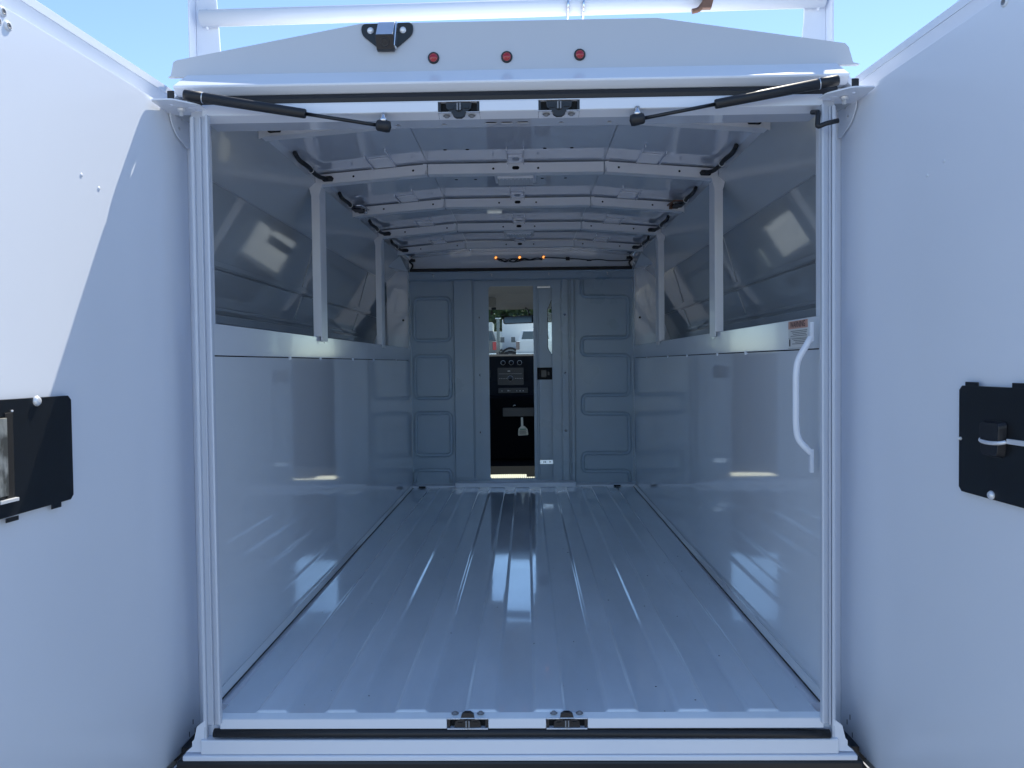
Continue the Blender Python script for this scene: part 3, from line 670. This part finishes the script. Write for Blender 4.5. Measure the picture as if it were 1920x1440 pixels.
for dx in (-.0395, .0375):
    c0 = o0 + U*dx + V*(-.017) + nrm*.0046
    part(MB().lathe(c0, nrm, [(0, .0075), (.0012, .0078), (.0016, .0062), (.0045, .0058), (.0055, .0045), (.0056, 0)], 6 if False else 16), 'bracket_bolt', 'bolt', parent=hood)

# ---- gas struts
for sx in (-1, 1):
    side = 'left' if sx < 0 else 'right'
    y = YT-.045
    s_ = (y+1.8)/1.74
    g = lambda x, z, dy=0: Vector((.031+(x-.031)*s_, y+dy, .7924+(z-.7924)*s_))
    P = ([(-.736, 1.407), (-.703, 1.398), (-.467, 1.365), (-.293, 1.343), (-.292, 1.352)] if sx < 0 else [(.731, 1.413), (.698, 1.408), (.463, 1.372), (.291, 1.348), (.294, 1.357)])
    a, b1, c1, d1, e1 = [g(*p) for p in P]
    d1.y += .045; e1.y += .045
    ax = (d1-a).normalized(); Lb = (c1-a).length; cc = a+ax*Lb
    q = MB().lathe(a, ax, [(0, 0), (0, .010), (.002, .0118), (.040, .0122), (.042, .0095), (.044, .0118), (Lb-.003, .0108), (Lb, .0095), (Lb, 0)], 20)
    q.lathe(a, ax, [(.0405, .0120, 1), (.041, .0124, 1), (.0425, .012, 1)], 20)
    st = part(q, 'gas_strut', ['rubber', 'alum'], label='%s black gas strut holding its rear door open' % side)
    q = MB().cyl(cc, d1, .0042, n=12); part(q, 'strut_rod', 'black', parent=st)
    q = MB().lathe(d1-ax*.018, ax, [(0, .004), (.002, .0105), (.006, .0125), (.026, .0135), (.033, .012), (.036, 0)], 18); part(q, 'rod_end', 'rubber', parent=st)
    q = MB().lathe(d1+Vector((0, 0, .007)), (0, 0, 1), [(0, .004), (.004, .0085), (.009, .009), (.012, .006), (.022, .006), (.022, 0)], 14); part(q, 'ball_stud', 'steel', parent=st)
    # door-side bracket and rubber stop

# ---- rear doors
LEAN = R(4.4)
for sx in (-1, 1):
    side = 'left' if sx < 0 else 'right'
    H = Vector((sx*.792, .065, 0))                                 # hinge line on the inner face
    du = Vector((sx*math.sin(LEAN), -math.cos(LEAN), 0))           # along the door towards the camera
    dw = Vector((sx*math.cos(LEAN), sx*0+math.sin(LEAN)*1.0, 0)) if True else None
    dw = Vector((sx*math.cos(LEAN), math.sin(LEAN), 0))            # outward (away from the opening)
    def D(u, w, z): return H + du*u + dw*w + Vector((0, 0, z))
    def dbox(mb, u0, u1, w0, w1, z0, z1, m=0):
        return mb.hexa([D(u0, w0, z0), D(u1, w0, z0), D(u1, w1, z0), D(u0, w1, z0), D(u0, w0, z1), D(u1, w0, z1), D(u1, w1, z1), D(u0, w1, z1)], m)
    zb, zt, Ld = -.124, 1.398, .74
    q = MB(); dbox(q, -.010, Ld, 0, .016, zb, zt)
    dbox(q, -.009, .012, .0165, .040, zb, zt)
    dbox(q, .0, Ld, .0405, .055, zb-.055, zt+.0)
    dbox(q, .0, Ld, .028, .055, zt+.0485, zt+.066)
    q.hexa([D(0, .0400, zt+.0005), D(Ld, .0400, zt+.0005), D(Ld, .0550, zt+.0005), D(0, .0550, zt+.0005), D(0, .0290, zt+.048), D(Ld, .0290, zt+.048), D(Ld, .0550, zt+.048), D(0, .0550, zt+.048)])
    dbox(q, 0, Ld, .0165, .0398, zt-.004, zt-.001)
    dbox(q, .0125, Ld, .017, .0400, zb+.01, zt-.022)
    q.hexa([D(0, .003, zb-.0025), D(Ld, .003, zb-.0025), D(Ld, .0400, zb-.037), D(0, .0400, zb-.037), D(0, .003, zb-.0005), D(Ld, .003, zb-.0005), D(Ld, .0400, zb-.035), D(0, .0400, zb-.035)])
    door = part(q, 'rear_door', 'door', .002, label='%s rear door swung open, %s' % (side, 'its inner face half in sun' if sx < 0 else 'its inner face in shade'))
    # small crimped slots low on the inner skin
    q = MB()
    for u, z in ((.022, -.075), (.040, -.097), (.013, -.100)) if sx < 0 else ((.020, -.080), (.034, -.062), (.045, -.100)):
        dbox(q, u, u+.0022, -.0006, .001, z-.006, z+.006)
    part(q, 'drain_slot', 'hole', parent=door)
    # rubber bump block at the foot and at the head of the hinge edge
    q = MB(); dbox(q, .050, .068, .002, .03, zb-.026, zb-.001); dbox(q, .055, .078, -.018, -.001, zt+.001, zt+.036)
    part(q, 'bump_block', 'rubber', .002, parent=door)
    # hinge bracket: flap on the door and plate with slots above the pillar
    fx = [(-.012, 1.421), (.074, 1.421), (.074, 1.372), (.048, 1.340), (-.012, 1.318)]
    P = rnd([(a, b_) for a, b_ in fx], .012, 3)
    O = H + dw*-.0035 if sx > 0 else H + dw*-.0005
    wdir = 1
    q = MB().plate(P, [circ(.022, 1.385, .0035, 10), circ(.036, 1.360, .0035, 10), circ(.052, 1.392, .0035, 10)], O if sx > 0 else H+dw*-.0035, du, (0, 0, 1), .003 if False else (.003 if sx > 0 else -.003))
    hb = part(q, 'hinge_flap', 'paint', .0006, parent=door)
    zt2 = 1.3845
    hpz = [(.798, -.094), (.748, -.094), (.706, -.055), (.699, -.012), (.712, .012), (.798, .012)]
    hpz = rnd([(sx*a, b_) for a, b_ in hpz], .010, 3)
    hs = [slot(sx*.722, -.018, .018, .006), slot(sx*.728, -.040, .018, .006), circ(sx*.765, -.060, .004, 10)]
    q = MB().plate(hpz, hs, (0, 0, zt2), (1, 0, 0), (0, 1, 0), .0035)
    part(q, 'hinge_plate', 'paint', .0005, parent=door)
    bc = Vector((sx*.754, -.035, zt2-.0005))
    q = MB().lathe(bc, (0, 0, -1), [(0, .009), (.006, .009), (.006, .0045), (.016, .0045), (.016, 0)], 6)
    q.lathe(bc+Vector((0, 0, .0045)), (0, 0, 1), [(0, .008), (.005, .008), (.005, 0)], 6)
    part(q, 'hinge_bolt', 'bolt', parent=door)
    # black latch cover
    u0, z0, z1 = (.452, .549, .742) if sx < 0 else (.453, .551, .743)
    ch = .008
    P = [(u0+ch, z0), (.80, z0-.004), (.80, z1), (u0+ch, z1), (u0, z1-ch), (u0, z0+ch)]
    q = MB().plate(P, [], H + dw*(-.0015), du, (0, 0, 1), (.009 if sx > 0 else -.009) if False else (.009 if sx > 0 else -.009))
    if sx < 0: dbox(q, .486, .512, -.0105, -.0085, z0-.009, z0+.0005); dbox(q, .592, .621, -.0105, -.0085, z0-.011, z0-.0032)
    else: dbox(q, .470, .506, -.0105, -.0085, z1-.0005, z1+.007); dbox(q, .589, .66, -.0105, -.0085, z1-.0005, z1+.008)
    cov = part(q, 'latch_cover', 'black', .0012, parent=door)
    q = MB()
    if sx < 0:
        scr = [(.544, z1-.006, .0090)]
        dbox(q, .602, .6195, -.0125, -.0108, .574, .720, 1)
        dbox(q, .6200, .650, -.0165, -.0108, .584, .712, 3); dbox(q, .600, .640, -.0185, -.0108, .572, .578, 0); dbox(q, .600, .6045, -.0125, -.0108, .7205, .724, 0)
    else:
        scr = [(.543, z0+.007, .0075), (.460, .647, .003)]
        cpt = D(.555, -.0108, .650)
        q = MB()
        def oval(u, z, w_, h_, d0, d1, m):
            ptsA = rnd([(u-w_, z+h_), (u+w_, z+h_), (u+w_*.82, z-h_), (u-w_*.82, z-h_)], .01, 4); nn = len(ptsA)
            q.add([D(a, d0, b_) for a, b_ in ptsA] + [D(u+(a-u)*.88, d1, z+(b_-z)*.88) for a, b_ in ptsA], [list(range(nn)), list(range(nn, 2*nn))] + [(i, (i+1) % nn, nn+(i+1) % nn, nn+i) for i in range(nn)], m)
        oval(.553, .655, .028, .031, -.0108, -.024, 2)
        q.tube([D(.553+.030*math.cos(t), -.0155-.010*abs(math.sin(t)), .653-.004*math.sin(t)) for t in [k*math.pi/12 for k in range(13)]], .0036, 8, m=0)
        dbox(q, .584, .66, -.0160, -.0110, .650, .6585, 0)
    part(q, 'latch_handle', ['bolt', 'hole', 'plastic', 'wornsteel'], .0008, parent=door)
    q = MB()
    for u, z, r in scr: q.lathe(D(u, -.0108, z), -dw, [(0, r), (.0015, r*1.05), (.005, r*.75), (.0065, r*.35), (.0060, 0)], 18)
    part(q, 'cover_screw', 'bolt', parent=door)
    q = MB()
    for u, z in ((.391, 1.164), (.338, 1.150)): q.lathe(D(u, -.0002, z), -dw, [(0, .0036), (.0008, .0035), (.0012, .0015), (.0012, 0)], 10)
    part(q, 'paint_nib', 'door', parent=door, each=True)
    # rivets near the top outer corner
    q = MB()
    spots = [(.598, 1.383), (.584, 1.388), (.596, 1.368), (.573, 1.369)] if sx < 0 else [(.553, 1.385), (.60, 1.38), (.62, 1.36)]
    for u, z in spots: q.lathe(D(u, -.0003, z), -dw, [(0, .0085), (.002, .008), (.003, .0055), (.0032, .0025, 1), (.001, .0022, 1), (.001, 0, 1)], 16)
    part(q, 'door_rivet', ['door', 'mirrorgrey'], parent=door)

# ---- bent black hook over the right pillar
part(MB().tube(rnd([(.695, -.0, 1.362), (.688, -.055, 1.345), (.684, -.060, 1.310), (.700, -.066, 1.316), (.728, -.066, 1.322)], .006, 3, False), .0055, 10), 'bent_hook', 'rubber')

# ---- grab handle on the right
q = MB()
P = rnd([(.692, .0, .845), (.664, .01, .792), (.660, .01, .760), (.660, .01, .640), (.664, .01, .606), (.692, .0, .575)], .022, 6, False)
q.tube(P, .0078, 14)
q.box(.688, .696, -.006, .006, .835, .880).box(.688, .696, -.006, .006, .530, .585)
q.cyl((.690, -.0065, .858), (.690, -.0085, .858), .004, n=10).box(.6895, .6945, -.0068, -.0062, .536, .560)
part(q, 'grab_handle', 'paint', .0015)

# ---- safety label on the right ledge
lb = MB().box(HW-.0024, HW-.0021, .083, .223, .8225, .8925)
lab = part(lb, 'safety_label', 'label', label='small orange and white safety label')
q = MB().box(HW-.0029, HW-.0025, .084, .222, .872, .892); part(q, 'label_banner', 'orange', parent=lab)
q = MB()
for k in range(4): q.box(HW-.0029, HW-.0025, .088+(.004*k % .01), .205-.009*(k % 3), .8655-k*.0042, .8667-k*.0042)
for k in range(4): q.box(HW-.0029, HW-.0025, .088, .195-.012*(k % 3), .8455-k*.0042, .8467-k*.0042)
q.box(HW-.0029, HW-.0025, .208, .216, .828, .846); q.box(HW-.0029, HW-.0025, .083, .223, .8485, .8490); q.box(HW-.0029, HW-.0025, .083, .223, .8225, .8231)
part(q, 'label_text', 'ink', parent=lab)
fc = bpy.data.curves.new('label_word', 'FONT'); fc.body = 'WARNING'; fc.size = .022; fc.extrude = .0001; fc.align_x = 'CENTER'; fc.align_y = 'CENTER'
fo = bpy.data.objects.new('label_word', fc); COL.objects.link(fo); fc.materials.append(MT['ink'])
fo.matrix_world = Matrix(((0, 0, -1, HW-.0033), (-1, 0, 0, .153), (0, 1, 0, .882), (0, 0, 0, 1)))
bpy.context.view_layer.update()
me = bpy.data.meshes.new_from_object(fo.evaluated_get(bpy.context.evaluated_depsgraph_get())); me.transform(fo.matrix_world)
bpy.data.objects.remove(fo)
wo = bpy.data.objects.new('label_word', me); COL.objects.link(wo); wo.parent = lab

# ---- ladder rack
RY = .30
q = MB().cyl((-.842, RY, 1.738), (.838, RY, 1.757), .0222, n=32)
rack = part(q, 'ladder_rack', 'paint', label='white tubular ladder rack across the rear of the roof')
for sx in (-1, 1):
    z = 1.5
    P = [(sx*.790, 1.50), (sx*.862, 1.47), (sx*.862, 2.05), (sx*.820, 2.05), (sx*.800, 1.70)] if sx < 0 else [(.765, 1.50), (.846, 1.47), (.846, 2.05), (.800, 2.05), (.788, 1.70)]
    q = MB().sweep(P, RY+.012, RY+.02); q.box(sx*.846 if sx > 0 else -.866, sx*.852 if sx > 0 else -.8625, RY-.03, RY+.06, 1.48, 2.05)
    part(q, 'rack_upright', 'paint', .0015, parent=rack, label='%s upright of the ladder rack' % ('left' if sx < 0 else 'right'))
    q = MB()
    for a in range(22):
        t = a/22*2*math.pi; q.lathe((sx*(.829 if sx < 0 else .824), RY+.006+.021*math.sin(t)*.3, 1.738+.024*math.cos(t)+(0 if sx < 0 else .018)), (sx*-1, 0, 0), [(-.004, 0), (-.002, .004), (.002, .004), (.004, 0)], 6)
    part(q, 'weld_bead', 'paint', parent=rack)
for x in (.152, .193):
    part(MB().tube([(x, RY+.0275*math.cos(t), 1.747+.0275*math.sin(t)) for t in [math.pi*(-1.1+k*.1) for k in range(13)]] + [(x, RY+.028, 1.80)], .0032, 8), 'u_bolt', 'chrome', parent=rack)
q = MB()
q.tube(rnd([(.478, RY-.034, 1.716), (.496, RY-.034, 1.719), (.515, RY-.030, 1.745), (.530, RY-.02, 1.785)], .01, 4, False), .007, 8)
q.hexa([(.502, RY-.040, 1.722), (.528, RY-.040, 1.722), (.528, RY-.026, 1.722), (.502, RY-.026, 1.722), (.516, RY-.036, 1.79), (.546, RY-.036, 1.79), (.546, RY-.022, 1.79), (.516, RY-.022, 1.79)])
q.cyl((.532, RY-.041, 1.757), (.532, RY-.0375, 1.757), .004, n=10, m=1)
part(q, 'ladder_clamp', ['copper', 'hole'], .001, parent=rack)

# ---- cab, seen through the passage
q = MB().box(-1.0, 1.0, 3.34, 5.18, -.10, -.004, 0); part(q, 'cab_floor', 'console')
q = MB()
for k in range(46): q.box(-.30+k*.0135, -.2885+k*.0135, 3.24, (3.60+.03*math.sin((k+2)*.09) if k < 24 else 3.50), -.002, .006)
part(q, 'sun_patch_ribs', 'mat')  # pale ribbed floor strip whose outline imitates the pool of sunlight
part(MB().box(-.95, .95, 5.185, 5.2, -.10, .79), 'firewall', 'dash')
# headliner
q = MB(); prof = [(3.35, 1.345), (3.7, 1.335), (3.9, 1.305), (4.03, 1.25), (4.09, 1.20)]
A = [(y, z) for y, z in prof] + [(y, z+.02) for y, z in prof[::-1]]; q.prism(A, -.95, .95, smooth=False); part(q, 'headliner', 'beige', .006)
part(MB().prism([(3.34, 1.42), (3.9, 1.38), (4.12, 1.25), (4.12, 1.215), (4.05, 1.29), (3.34, 1.412)], -1.0, 1.0), 'cab_roof', 'paint')
# windshield
wsg = MB().add([(-.92, 4.11, 1.215), (.92, 4.11, 1.215), (.92, 5.22, .80), (-.92, 5.22, .80)], [(0, 1, 2, 3)])
part(wsg, 'windshield', 'glass')
for sx in (-1, 1):
    q = MB().box(sx*.96, sx*1.0, 3.33, 5.3, -.35, .72).box(sx*.96, sx*1.0, 3.33, 3.6, .7205, 1.36).hexa([(sx*.92, 5.15, .80), (sx*1.0, 5.15, .80), (sx*1.0, 5.26, .80), (sx*.92, 5.26, .80), (sx*.92, 4.02, 1.22), (sx*1.0, 4.02, 1.22), (sx*1.0, 4.12, 1.22), (sx*.92, 4.12, 1.22)])
    q.box(sx*.96, sx*1.0, 3.6, 4.08, 1.27, 1.38)
    part(q, 'cab_side', 'paint', .004, label='%s side of the cab' % ('left' if sx < 0 else 'right'))
part(MB().hexa([(-.95, 5.23, .3), (.95, 5.23, .3), (.85, 6.0, .25), (-.85, 6.0, .25), (-.95, 5.23, .79), (.95, 5.23, .79), (.85, 6.0, .60), (-.85, 6.0, .60)]), 'engine_hood', 'paint', .03)
q = MB().prism([(4.55, .40), (4.60, .64), (4.60, .852), (4.66, .868), (5.18, .855), (5.18, .30)], -.93, .93)
dash = part(q, 'dashboard', 'dash', .006)
q = MB().box(-.32, .14, 4.46, 4.55, 0, .53)
part(q, 'console', 'console', .02)
q = MB()
for x in (-.164, -.096, -.027): q.lathe((x, 4.599, .797), (0, -1, 0), [(0, .020), (.004, .020), (.005, .017, 1), (.006, .015, 0), (.018, .013, 0), (.018, 0, 0)], 20)
part(q, 'climate_knob', ['dash', 'dashgrey'], parent=dash)
q = MB().plate(rect(-.211, .006, .612, .755, .01), [], (0, 4.599, 0), (1, 0, 0), (0, 0, 1), .006)
q.lathe((-.105, 4.592, .667), (0, -1, 0), [(0, .023), (.002, .023), (.003, .021, 1), (.003, .018, 0), (.014, .016, 0), (.014, 0, 0)], 20)
for k in range(5): q.box(-.196+k*.014, -.190+k*.014, 4.590, 4.5925, .664, .668, 1).box(-.065+k*.014, -.058+k*.014, 4.590, 4.5925, .664, .668, 1)
q.box(-.127, -.106, 4.590, 4.5925, .724, .731, 1).box(-.200, -.01, 4.590, 4.5925, .704, .7055, 1)
part(q, 'radio', ['plastic', 'dashgrey'], parent=dash)
q = MB().box(-.205, .04, 4.575, 4.588, .545, .588)
for x, w_, h_ in ((-.178, .006, .006), (-.128, .014, .004), (-.128, .008, .010), (-.112, .006, .006), (-.055, .006, .006), (-.030, .010, .006), (-.003, .008, .006)): q.box(x, x+w_, 4.572, 4.5745, .560, .560+h_, 1)
part(q, 'switch_panel', ['plastic', 'dashgrey'], .002, parent=dash)
q = MB().box(-.166, .088, 4.445, 4.458, .36, .430).tube([(-.082, 4.44, .444), (-.072, 4.432, .452), (-.062, 4.44, .449)], .003, 6, m=1); part(q, 'ash_tray', ['plastic', 'label'], .006, parent=dash)
# mirror and visors
km = .952
mx_ = lambda x: .031+(x-.031)*km
mz_ = lambda z: .7924+(z-.7924)*km
def mpl(pts): return [(mx_(a), mz_(b_)) for a, b_ in pts]
q = MB().plate(rnd(mpl([(-.150, 1.100), (.26, 1.112), (.26, 1.182), (-.150, 1.160)]), .02, 5), [], (0, 4.0, 0), (1, 0, 0), (0, 0, 1), .02)
mr_ = part(q, 'rear_view_mirror', 'plastic', .004)
part(MB().plate(rnd(mpl([(-.142, 1.106), (.252, 1.118), (.252, 1.175), (-.142, 1.154)]), .016, 5), [], (0, 3.9795, 0), (1, 0, 0), (0, 0, 1), .001), 'mirror_glass', mat('dim_mirror_glass', (.025, .035, .05), .06, 1.), parent=mr_)
part(MB().tube(rnd([(.055, 4.01, 1.158), (.05, 4.04, 1.19), (.02, 4.09, 1.22)], .02, 4, False), .006, 8), 'mirror_stem', 'plastic', parent=mr_)
for sx in (-1, 1):
    x0, x1 = (-.62, -.190) if sx < 0 else (.225, .66)
    q = MB().plate(rnd([(x0, 0), (x1, 0), (x1, .085), (x0, .085)], .03, 5), [], (0, 3.92, 1.205), (1, 0, 0), (0, .45, .89), .014)
    vz = part(q, 'sun_visor', 'beige', .003, label='%s sun visor' % ('left' if sx < 0 else 'right'))
    part(MB().cyl((x1-.035 if sx < 0 else x0-.01, 3.92, 1.198), (x1-.0 if sx < 0 else x0+.03, 3.92, 1.200), .009, n=10), 'visor_pivot', 'plastic', parent=vz)

# ================================================================== things outside
# paper tag hanging from the dashboard
tg = empty('hang_tag', (-.003, 4.44, .35))
tk = lambda o: [setattr(v, 'co', Vector((.031+(v.co.x-.031)*.985, 4.435+(v.co.y-4.53), .7924+(v.co.z-.7924)*.985))) for v in o.data.vertices]
tag(tg, 'cream paper tag with a strap hanging from the dark dashboard beyond the passage', 'tag')
def childof(mb, name, mats, parent, bevel=0, label=None):
    o = mb.build(name, mats, None, bevel, label); o.parent = parent; tk(o)
    o.matrix_parent_inverse = Matrix.Translation(-parent.location); return o
childof(MB().hexa([(-.020, 4.53, .275), (-.001, 4.53, .275), (-.001, 4.532, .275), (-.020, 4.532, .275), (-.020, 4.54, .345), (-.004, 4.54, .345), (-.004, 4.542, .345), (-.020, 4.542, .345)]), 'strap', 'tagp', tg)
q = MB().plate(rnd([(-.045, .195), (.040, .200), (.034, .248), (.008, .275), (-.018, .275), (-.042, .250)], .008, 3), [], (0, 4.527, 0), (1, 0, 0), (0, 0, 1), .0012)
childof(q, 'card', 'tagp', tg)
q = MB().box(-.030, .020, 4.5235, 4.5255, .244, .252, 1)
for k in range(5): q.box(-.034, .026-.006*(k % 2), 4.5235, 4.5255, .234-k*.007, .2365-k*.007, 0)
childof(q, 'print', ['ink', 'green'], tg)

def struct(o, name=None): o['kind'] = 'structure'; return o
# ground: flat lot that rises ahead of the van
def gz(x, y):
    t = min(1, max(0, (y-9)/20)); t = t*t*(3-2*t)
    return -.75 + 1.42*t
xs_ = [-1500, -400, -120, -60] + [-40+4*i for i in range(21)] + [60, 120, 400, 1500]
ys_ = [-1500, -400, -100, -40, -20, -10, -5, 0, 5] + [8+1.5*i for i in range(20)] + [45, 60, 100, 200, 500, 1500]
vs = [(x, y, gz(x, y)) for y in ys_ for x in xs_]; nx_ = len(xs_)
g = MB().add(vs, [(j*nx_+i, j*nx_+i+1, (j+1)*nx_+i+1, (j+1)*nx_+i) for j in range(len(ys_)-1) for i in range(nx_-1)], 0, True)
am = bumpy(vary(mat('worn_asphalt', (.1, .1, .1), .9), (.26, .26, .26), (.33, .325, .31), .6, 8), [(60, 6, .5, .01, (1, 1, 1))])
struct(g.build('ground', am))

# parked pickups and box trucks ahead
def pickup(x, y, label, paint, lens):
    z = gz(x, y); r = empty('pickup_truck', (x, y, z)); tag(r, label, 'pickup truck', 'vehicles parked ahead of the van')
    def P(mb, nm, mt, bev=0, par=None):
        o = mb.build(nm, mt, None, bev); o.parent = par or r; return o
    b_ = MB().box(-.98, .98, 0, 2.1, .62, 1.20)
    b_.hexa([(-.98, 2.11, .55), (.98, 2.11, .55), (.96, 5.7, .60), (-.96, 5.7, .60), (-.97, 2.11, 1.26), (.97, 2.11, 1.26), (.90, 5.7, 1.12), (-.90, 5.7, 1.12)])
    P(b_, 'body', paint, .05)
    P(MB().box(-.76, .76, -.025, -.002, .66, 1.22).box(-.70, .70, -.035, -.0255, .95, 1.0), 'tailgate', paint, .012)
    cb = MB().hexa([(-.90, 2.12, 1.265), (.90, 2.12, 1.265), (.88, 4.5, 1.24), (-.88, 4.5, 1.24), (-.70, 2.32, 1.84), (.70, 2.32, 1.84), (.70, 3.6, 1.85), (-.70, 3.6, 1.85)])
    cabo = P(cb, 'cab', paint, .04)
    w = MB().hexa([(-.72, 2.14, 1.36), (.72, 2.14, 1.36), (.72, 2.17, 1.36), (-.72, 2.17, 1.36), (-.62, 2.275, 1.76), (.62, 2.275, 1.76), (.62, 2.30, 1.76), (-.62, 2.30, 1.76)])
    P(w, 'rear_window', 'plastic' if False else mat('dusty_cab_glass', (.10, .13, .14), .1), 0, cabo)
    for sx in (-1, 1):
        P(MB().box(sx*.80, sx*.975, -.03, .10, .78, 1.17), 'tail_light', lens, .015)
        P(MB().box(sx*1.06, sx*1.28, 3.5, 3.6, 1.24, 1.53).box(sx*.92, sx*1.059, 3.53, 3.57, 1.27, 1.31), 'side_mirror', mat('grey_mirror_shell', (.16, .18, .18), .5), .015)
        for yy in (.95, 4.7):
            o = P(MB().lathe((sx*.98, yy, .40), (-sx, 0, 0), [(0, .0), (0, .2, 1), (.01, .25), (0, .38), (.03, .40), (.24, .40), (.26, .2)], 24), 'wheel', ['rubber', 'alum'])
    P(MB().box(-.98, .98, -.16, -.03, .48, .64), 'bumper', 'alum', .02)
    return r
pk = mat('white_truck_paint', (.78, .8, .8), .3); pg = mat('charcoal_truck_paint', (.14, .15, .15), .35)
red = mat('tail_light_red', (.5, .03, .04), .3); smoke = mat('smoked_tail_light', (.22, .16, .15), .3)
pickup(.50, 36, 'white pickup truck with smoked tail lights, right one seen through the windshield', pk, smoke)
pickup(-2.42, 36, 'charcoal pickup truck with red tail lights, left one seen through the windshield', pg, red)
def boxtruck(x0, x1, y, top, label, wheel_x, tone):
    z = gz(x0, y); r = empty('box_truck', ((x0+x1)/2, y, z)); tag(r, label, 'truck', 'vehicles parked ahead of the van')
    mt = mat('box_truck_paint', tone, .35)
    def P(mb, nm, m_, bev=0):
        o = mb.build(nm, m_, None, bev); o.parent = r; o.matrix_parent_inverse = Matrix.Translation(-r.location); return o
    P(MB().box(x0, x1, y, y+2.2, z+.75, top), 'cargo_box', mt, .03)
    P(MB().box(x0+.1, x1-.1, y+.1, y+2.0, z+.5, z+.745), 'chassis', 'black')
    P(MB().box(x1+.01, x1+1.4, y+.1, y+2.1, z+.45, z+1.3).hexa([(x1+.01, y+.15, z+1.3), (x1+1.3, y+.15, z+1.3), (x1+1.3, y+2.05, z+1.3), (x1+.01, y+2.05, z+1.3), (x1+.01, y+.25, z+2.1), (x1+.7, y+.25, z+2.1), (x1+.7, y+1.95, z+2.1), (x1+.01, y+1.95, z+2.1)]), 'cab', mt, .05)
    for wx in (wheel_x, x1+.6):
        P(MB().lathe((wx, y-.02, z+.42), (0, 1, 0), [(0, 0, 1), (0, .05, 1), (.05, .10, 1), (0, .24, 1), (0, .26), (-.0, .38), (.03, .42), (.25, .42), (.25, 0)], 28), 'wheel', ['rubber', 'label'])
        P(MB().tube([(wx+.52*math.cos(t), y-.03, z+.44+.52*math.sin(t)) for t in [k*math.pi/14 for k in range(15)]], .06, 8), 'wheel_arch', 'plastic')
    return r
boxtruck(-1.30, 4.2, 41, 3.22, 'long white box truck parked side-on behind the white pickup', -.86, (.80, .82, .82))
boxtruck(-8.5, -2.05, 46, 3.34, 'pale grey box truck parked side-on, farther left', -6.8, (.55, .60, .60))
# dark lamp-post like column between them
pl_ = empty('sign_pylon', (-1.62, 43.6, gz(0, 43.6))); tag(pl_, 'grey square pylon standing between the two box trucks', 'pylon')
o = MB().box(-.09, .09, -.09, .09, 0, 2.75).build('column', mat('grey_column_paint', (.22, .26, .25), .6)); o.parent = pl_
o = MB().box(-.16, .16, -.16, .16, 2.751, 2.79).build('cap', 'alum'); o.parent = pl_
# trees behind the lot
barkm = bumpy(mat('brown_bark', (.10, .08, .06), .9), [(20, 4, .6, .02, (1, 1, .3))])
leafm = vary(mat('green_foliage', (.06, .10, .05), .7), (.045, .075, .04), (.10, .14, .07), .8)
_n = leafm.node_tree; _p = _n.nodes['Principled BSDF']; _t = _n.nodes.new('ShaderNodeBsdfTranslucent'); _x = _n.nodes.new('ShaderNodeMixShader'); _o = [q_ for q_ in _n.nodes if q_.type == 'OUTPUT_MATERIAL'][0]
_t.inputs[0].default_value = (.22, .32, .14, 1); _x.inputs[0].default_value = .5
_n.links.new(_p.outputs[0], _x.inputs[1]); _n.links.new(_t.outputs[0], _x.inputs[2]); _n.links.new(_x.outputs[0], _o.inputs[0])
def tree(x, y, h_, r_, label):
    t = empty('broadleaf_tree', (x, y, gz(x, y))); tag(t, label, 'tree', 'trees behind the parking lot')
    q = MB().tube([(0, 0, 0), (.1, 0, h_*.25), (0, .1, h_*.5), (.1, 0, h_*.8)], lambda a: .28*(1-a)+.05, 8)
    for k in range(6):
        a = k*1.05; q.tube([(0, 0, h_*(.3+.07*k)), (math.cos(a)*r_*.5, math.sin(a)*r_*.5, h_*(.45+.07*k)), (math.cos(a)*r_*.8, math.sin(a)*r_*.8, h_*(.5+.07*k))], lambda a_: .10*(1-a_)+.02, 6)
    o = q.build('trunk', barkm); o.parent = t
    q = MB(); rg = random.Random(int(x*10))
    cl = [(rg.uniform(-.7, .7)*r_, rg.uniform(-.7, .7)*r_, h_*rg.uniform(.35, .95), r_*rg.uniform(.25, .42)) for _ in range(30)]
    for cx, cy, cz_, cr in cl:
        for _ in range(150):
            d = Vector((rg.gauss(0, 1), rg.gauss(0, 1), rg.gauss(0, 1))).normalized()*cr*rg.uniform(.6, 1)
            p = Vector((cx, cy, cz_))+d; u = Vector((rg.gauss(0, 1), rg.gauss(0, 1), rg.gauss(0, 1))).normalized(); v = u.orthogonal().normalized(); s_ = rg.uniform(.16, .30)
            q.add([p-u*s_, p+v*s_*.6, p+u*s_, p-v*s_*.6], [(0, 1, 2, 3)])
    o = q.build('crown', leafm, recalc=False); o.parent = t
    return t
tree(-6.5, 62, 8.5, 3.6, 'leafy tree behind the pale grey box truck, leftmost')
tree(-2.6, 58, 7.5, 3.2, 'leafy tree rising above the gap between the box trucks')
tree(1.2, 60, 8.0, 3.4, 'leafy tree rising behind the long white box truck')
tree(5.2, 63, 8.8, 3.6, 'leafy tree behind the cab of the long white box truck, rightmost')
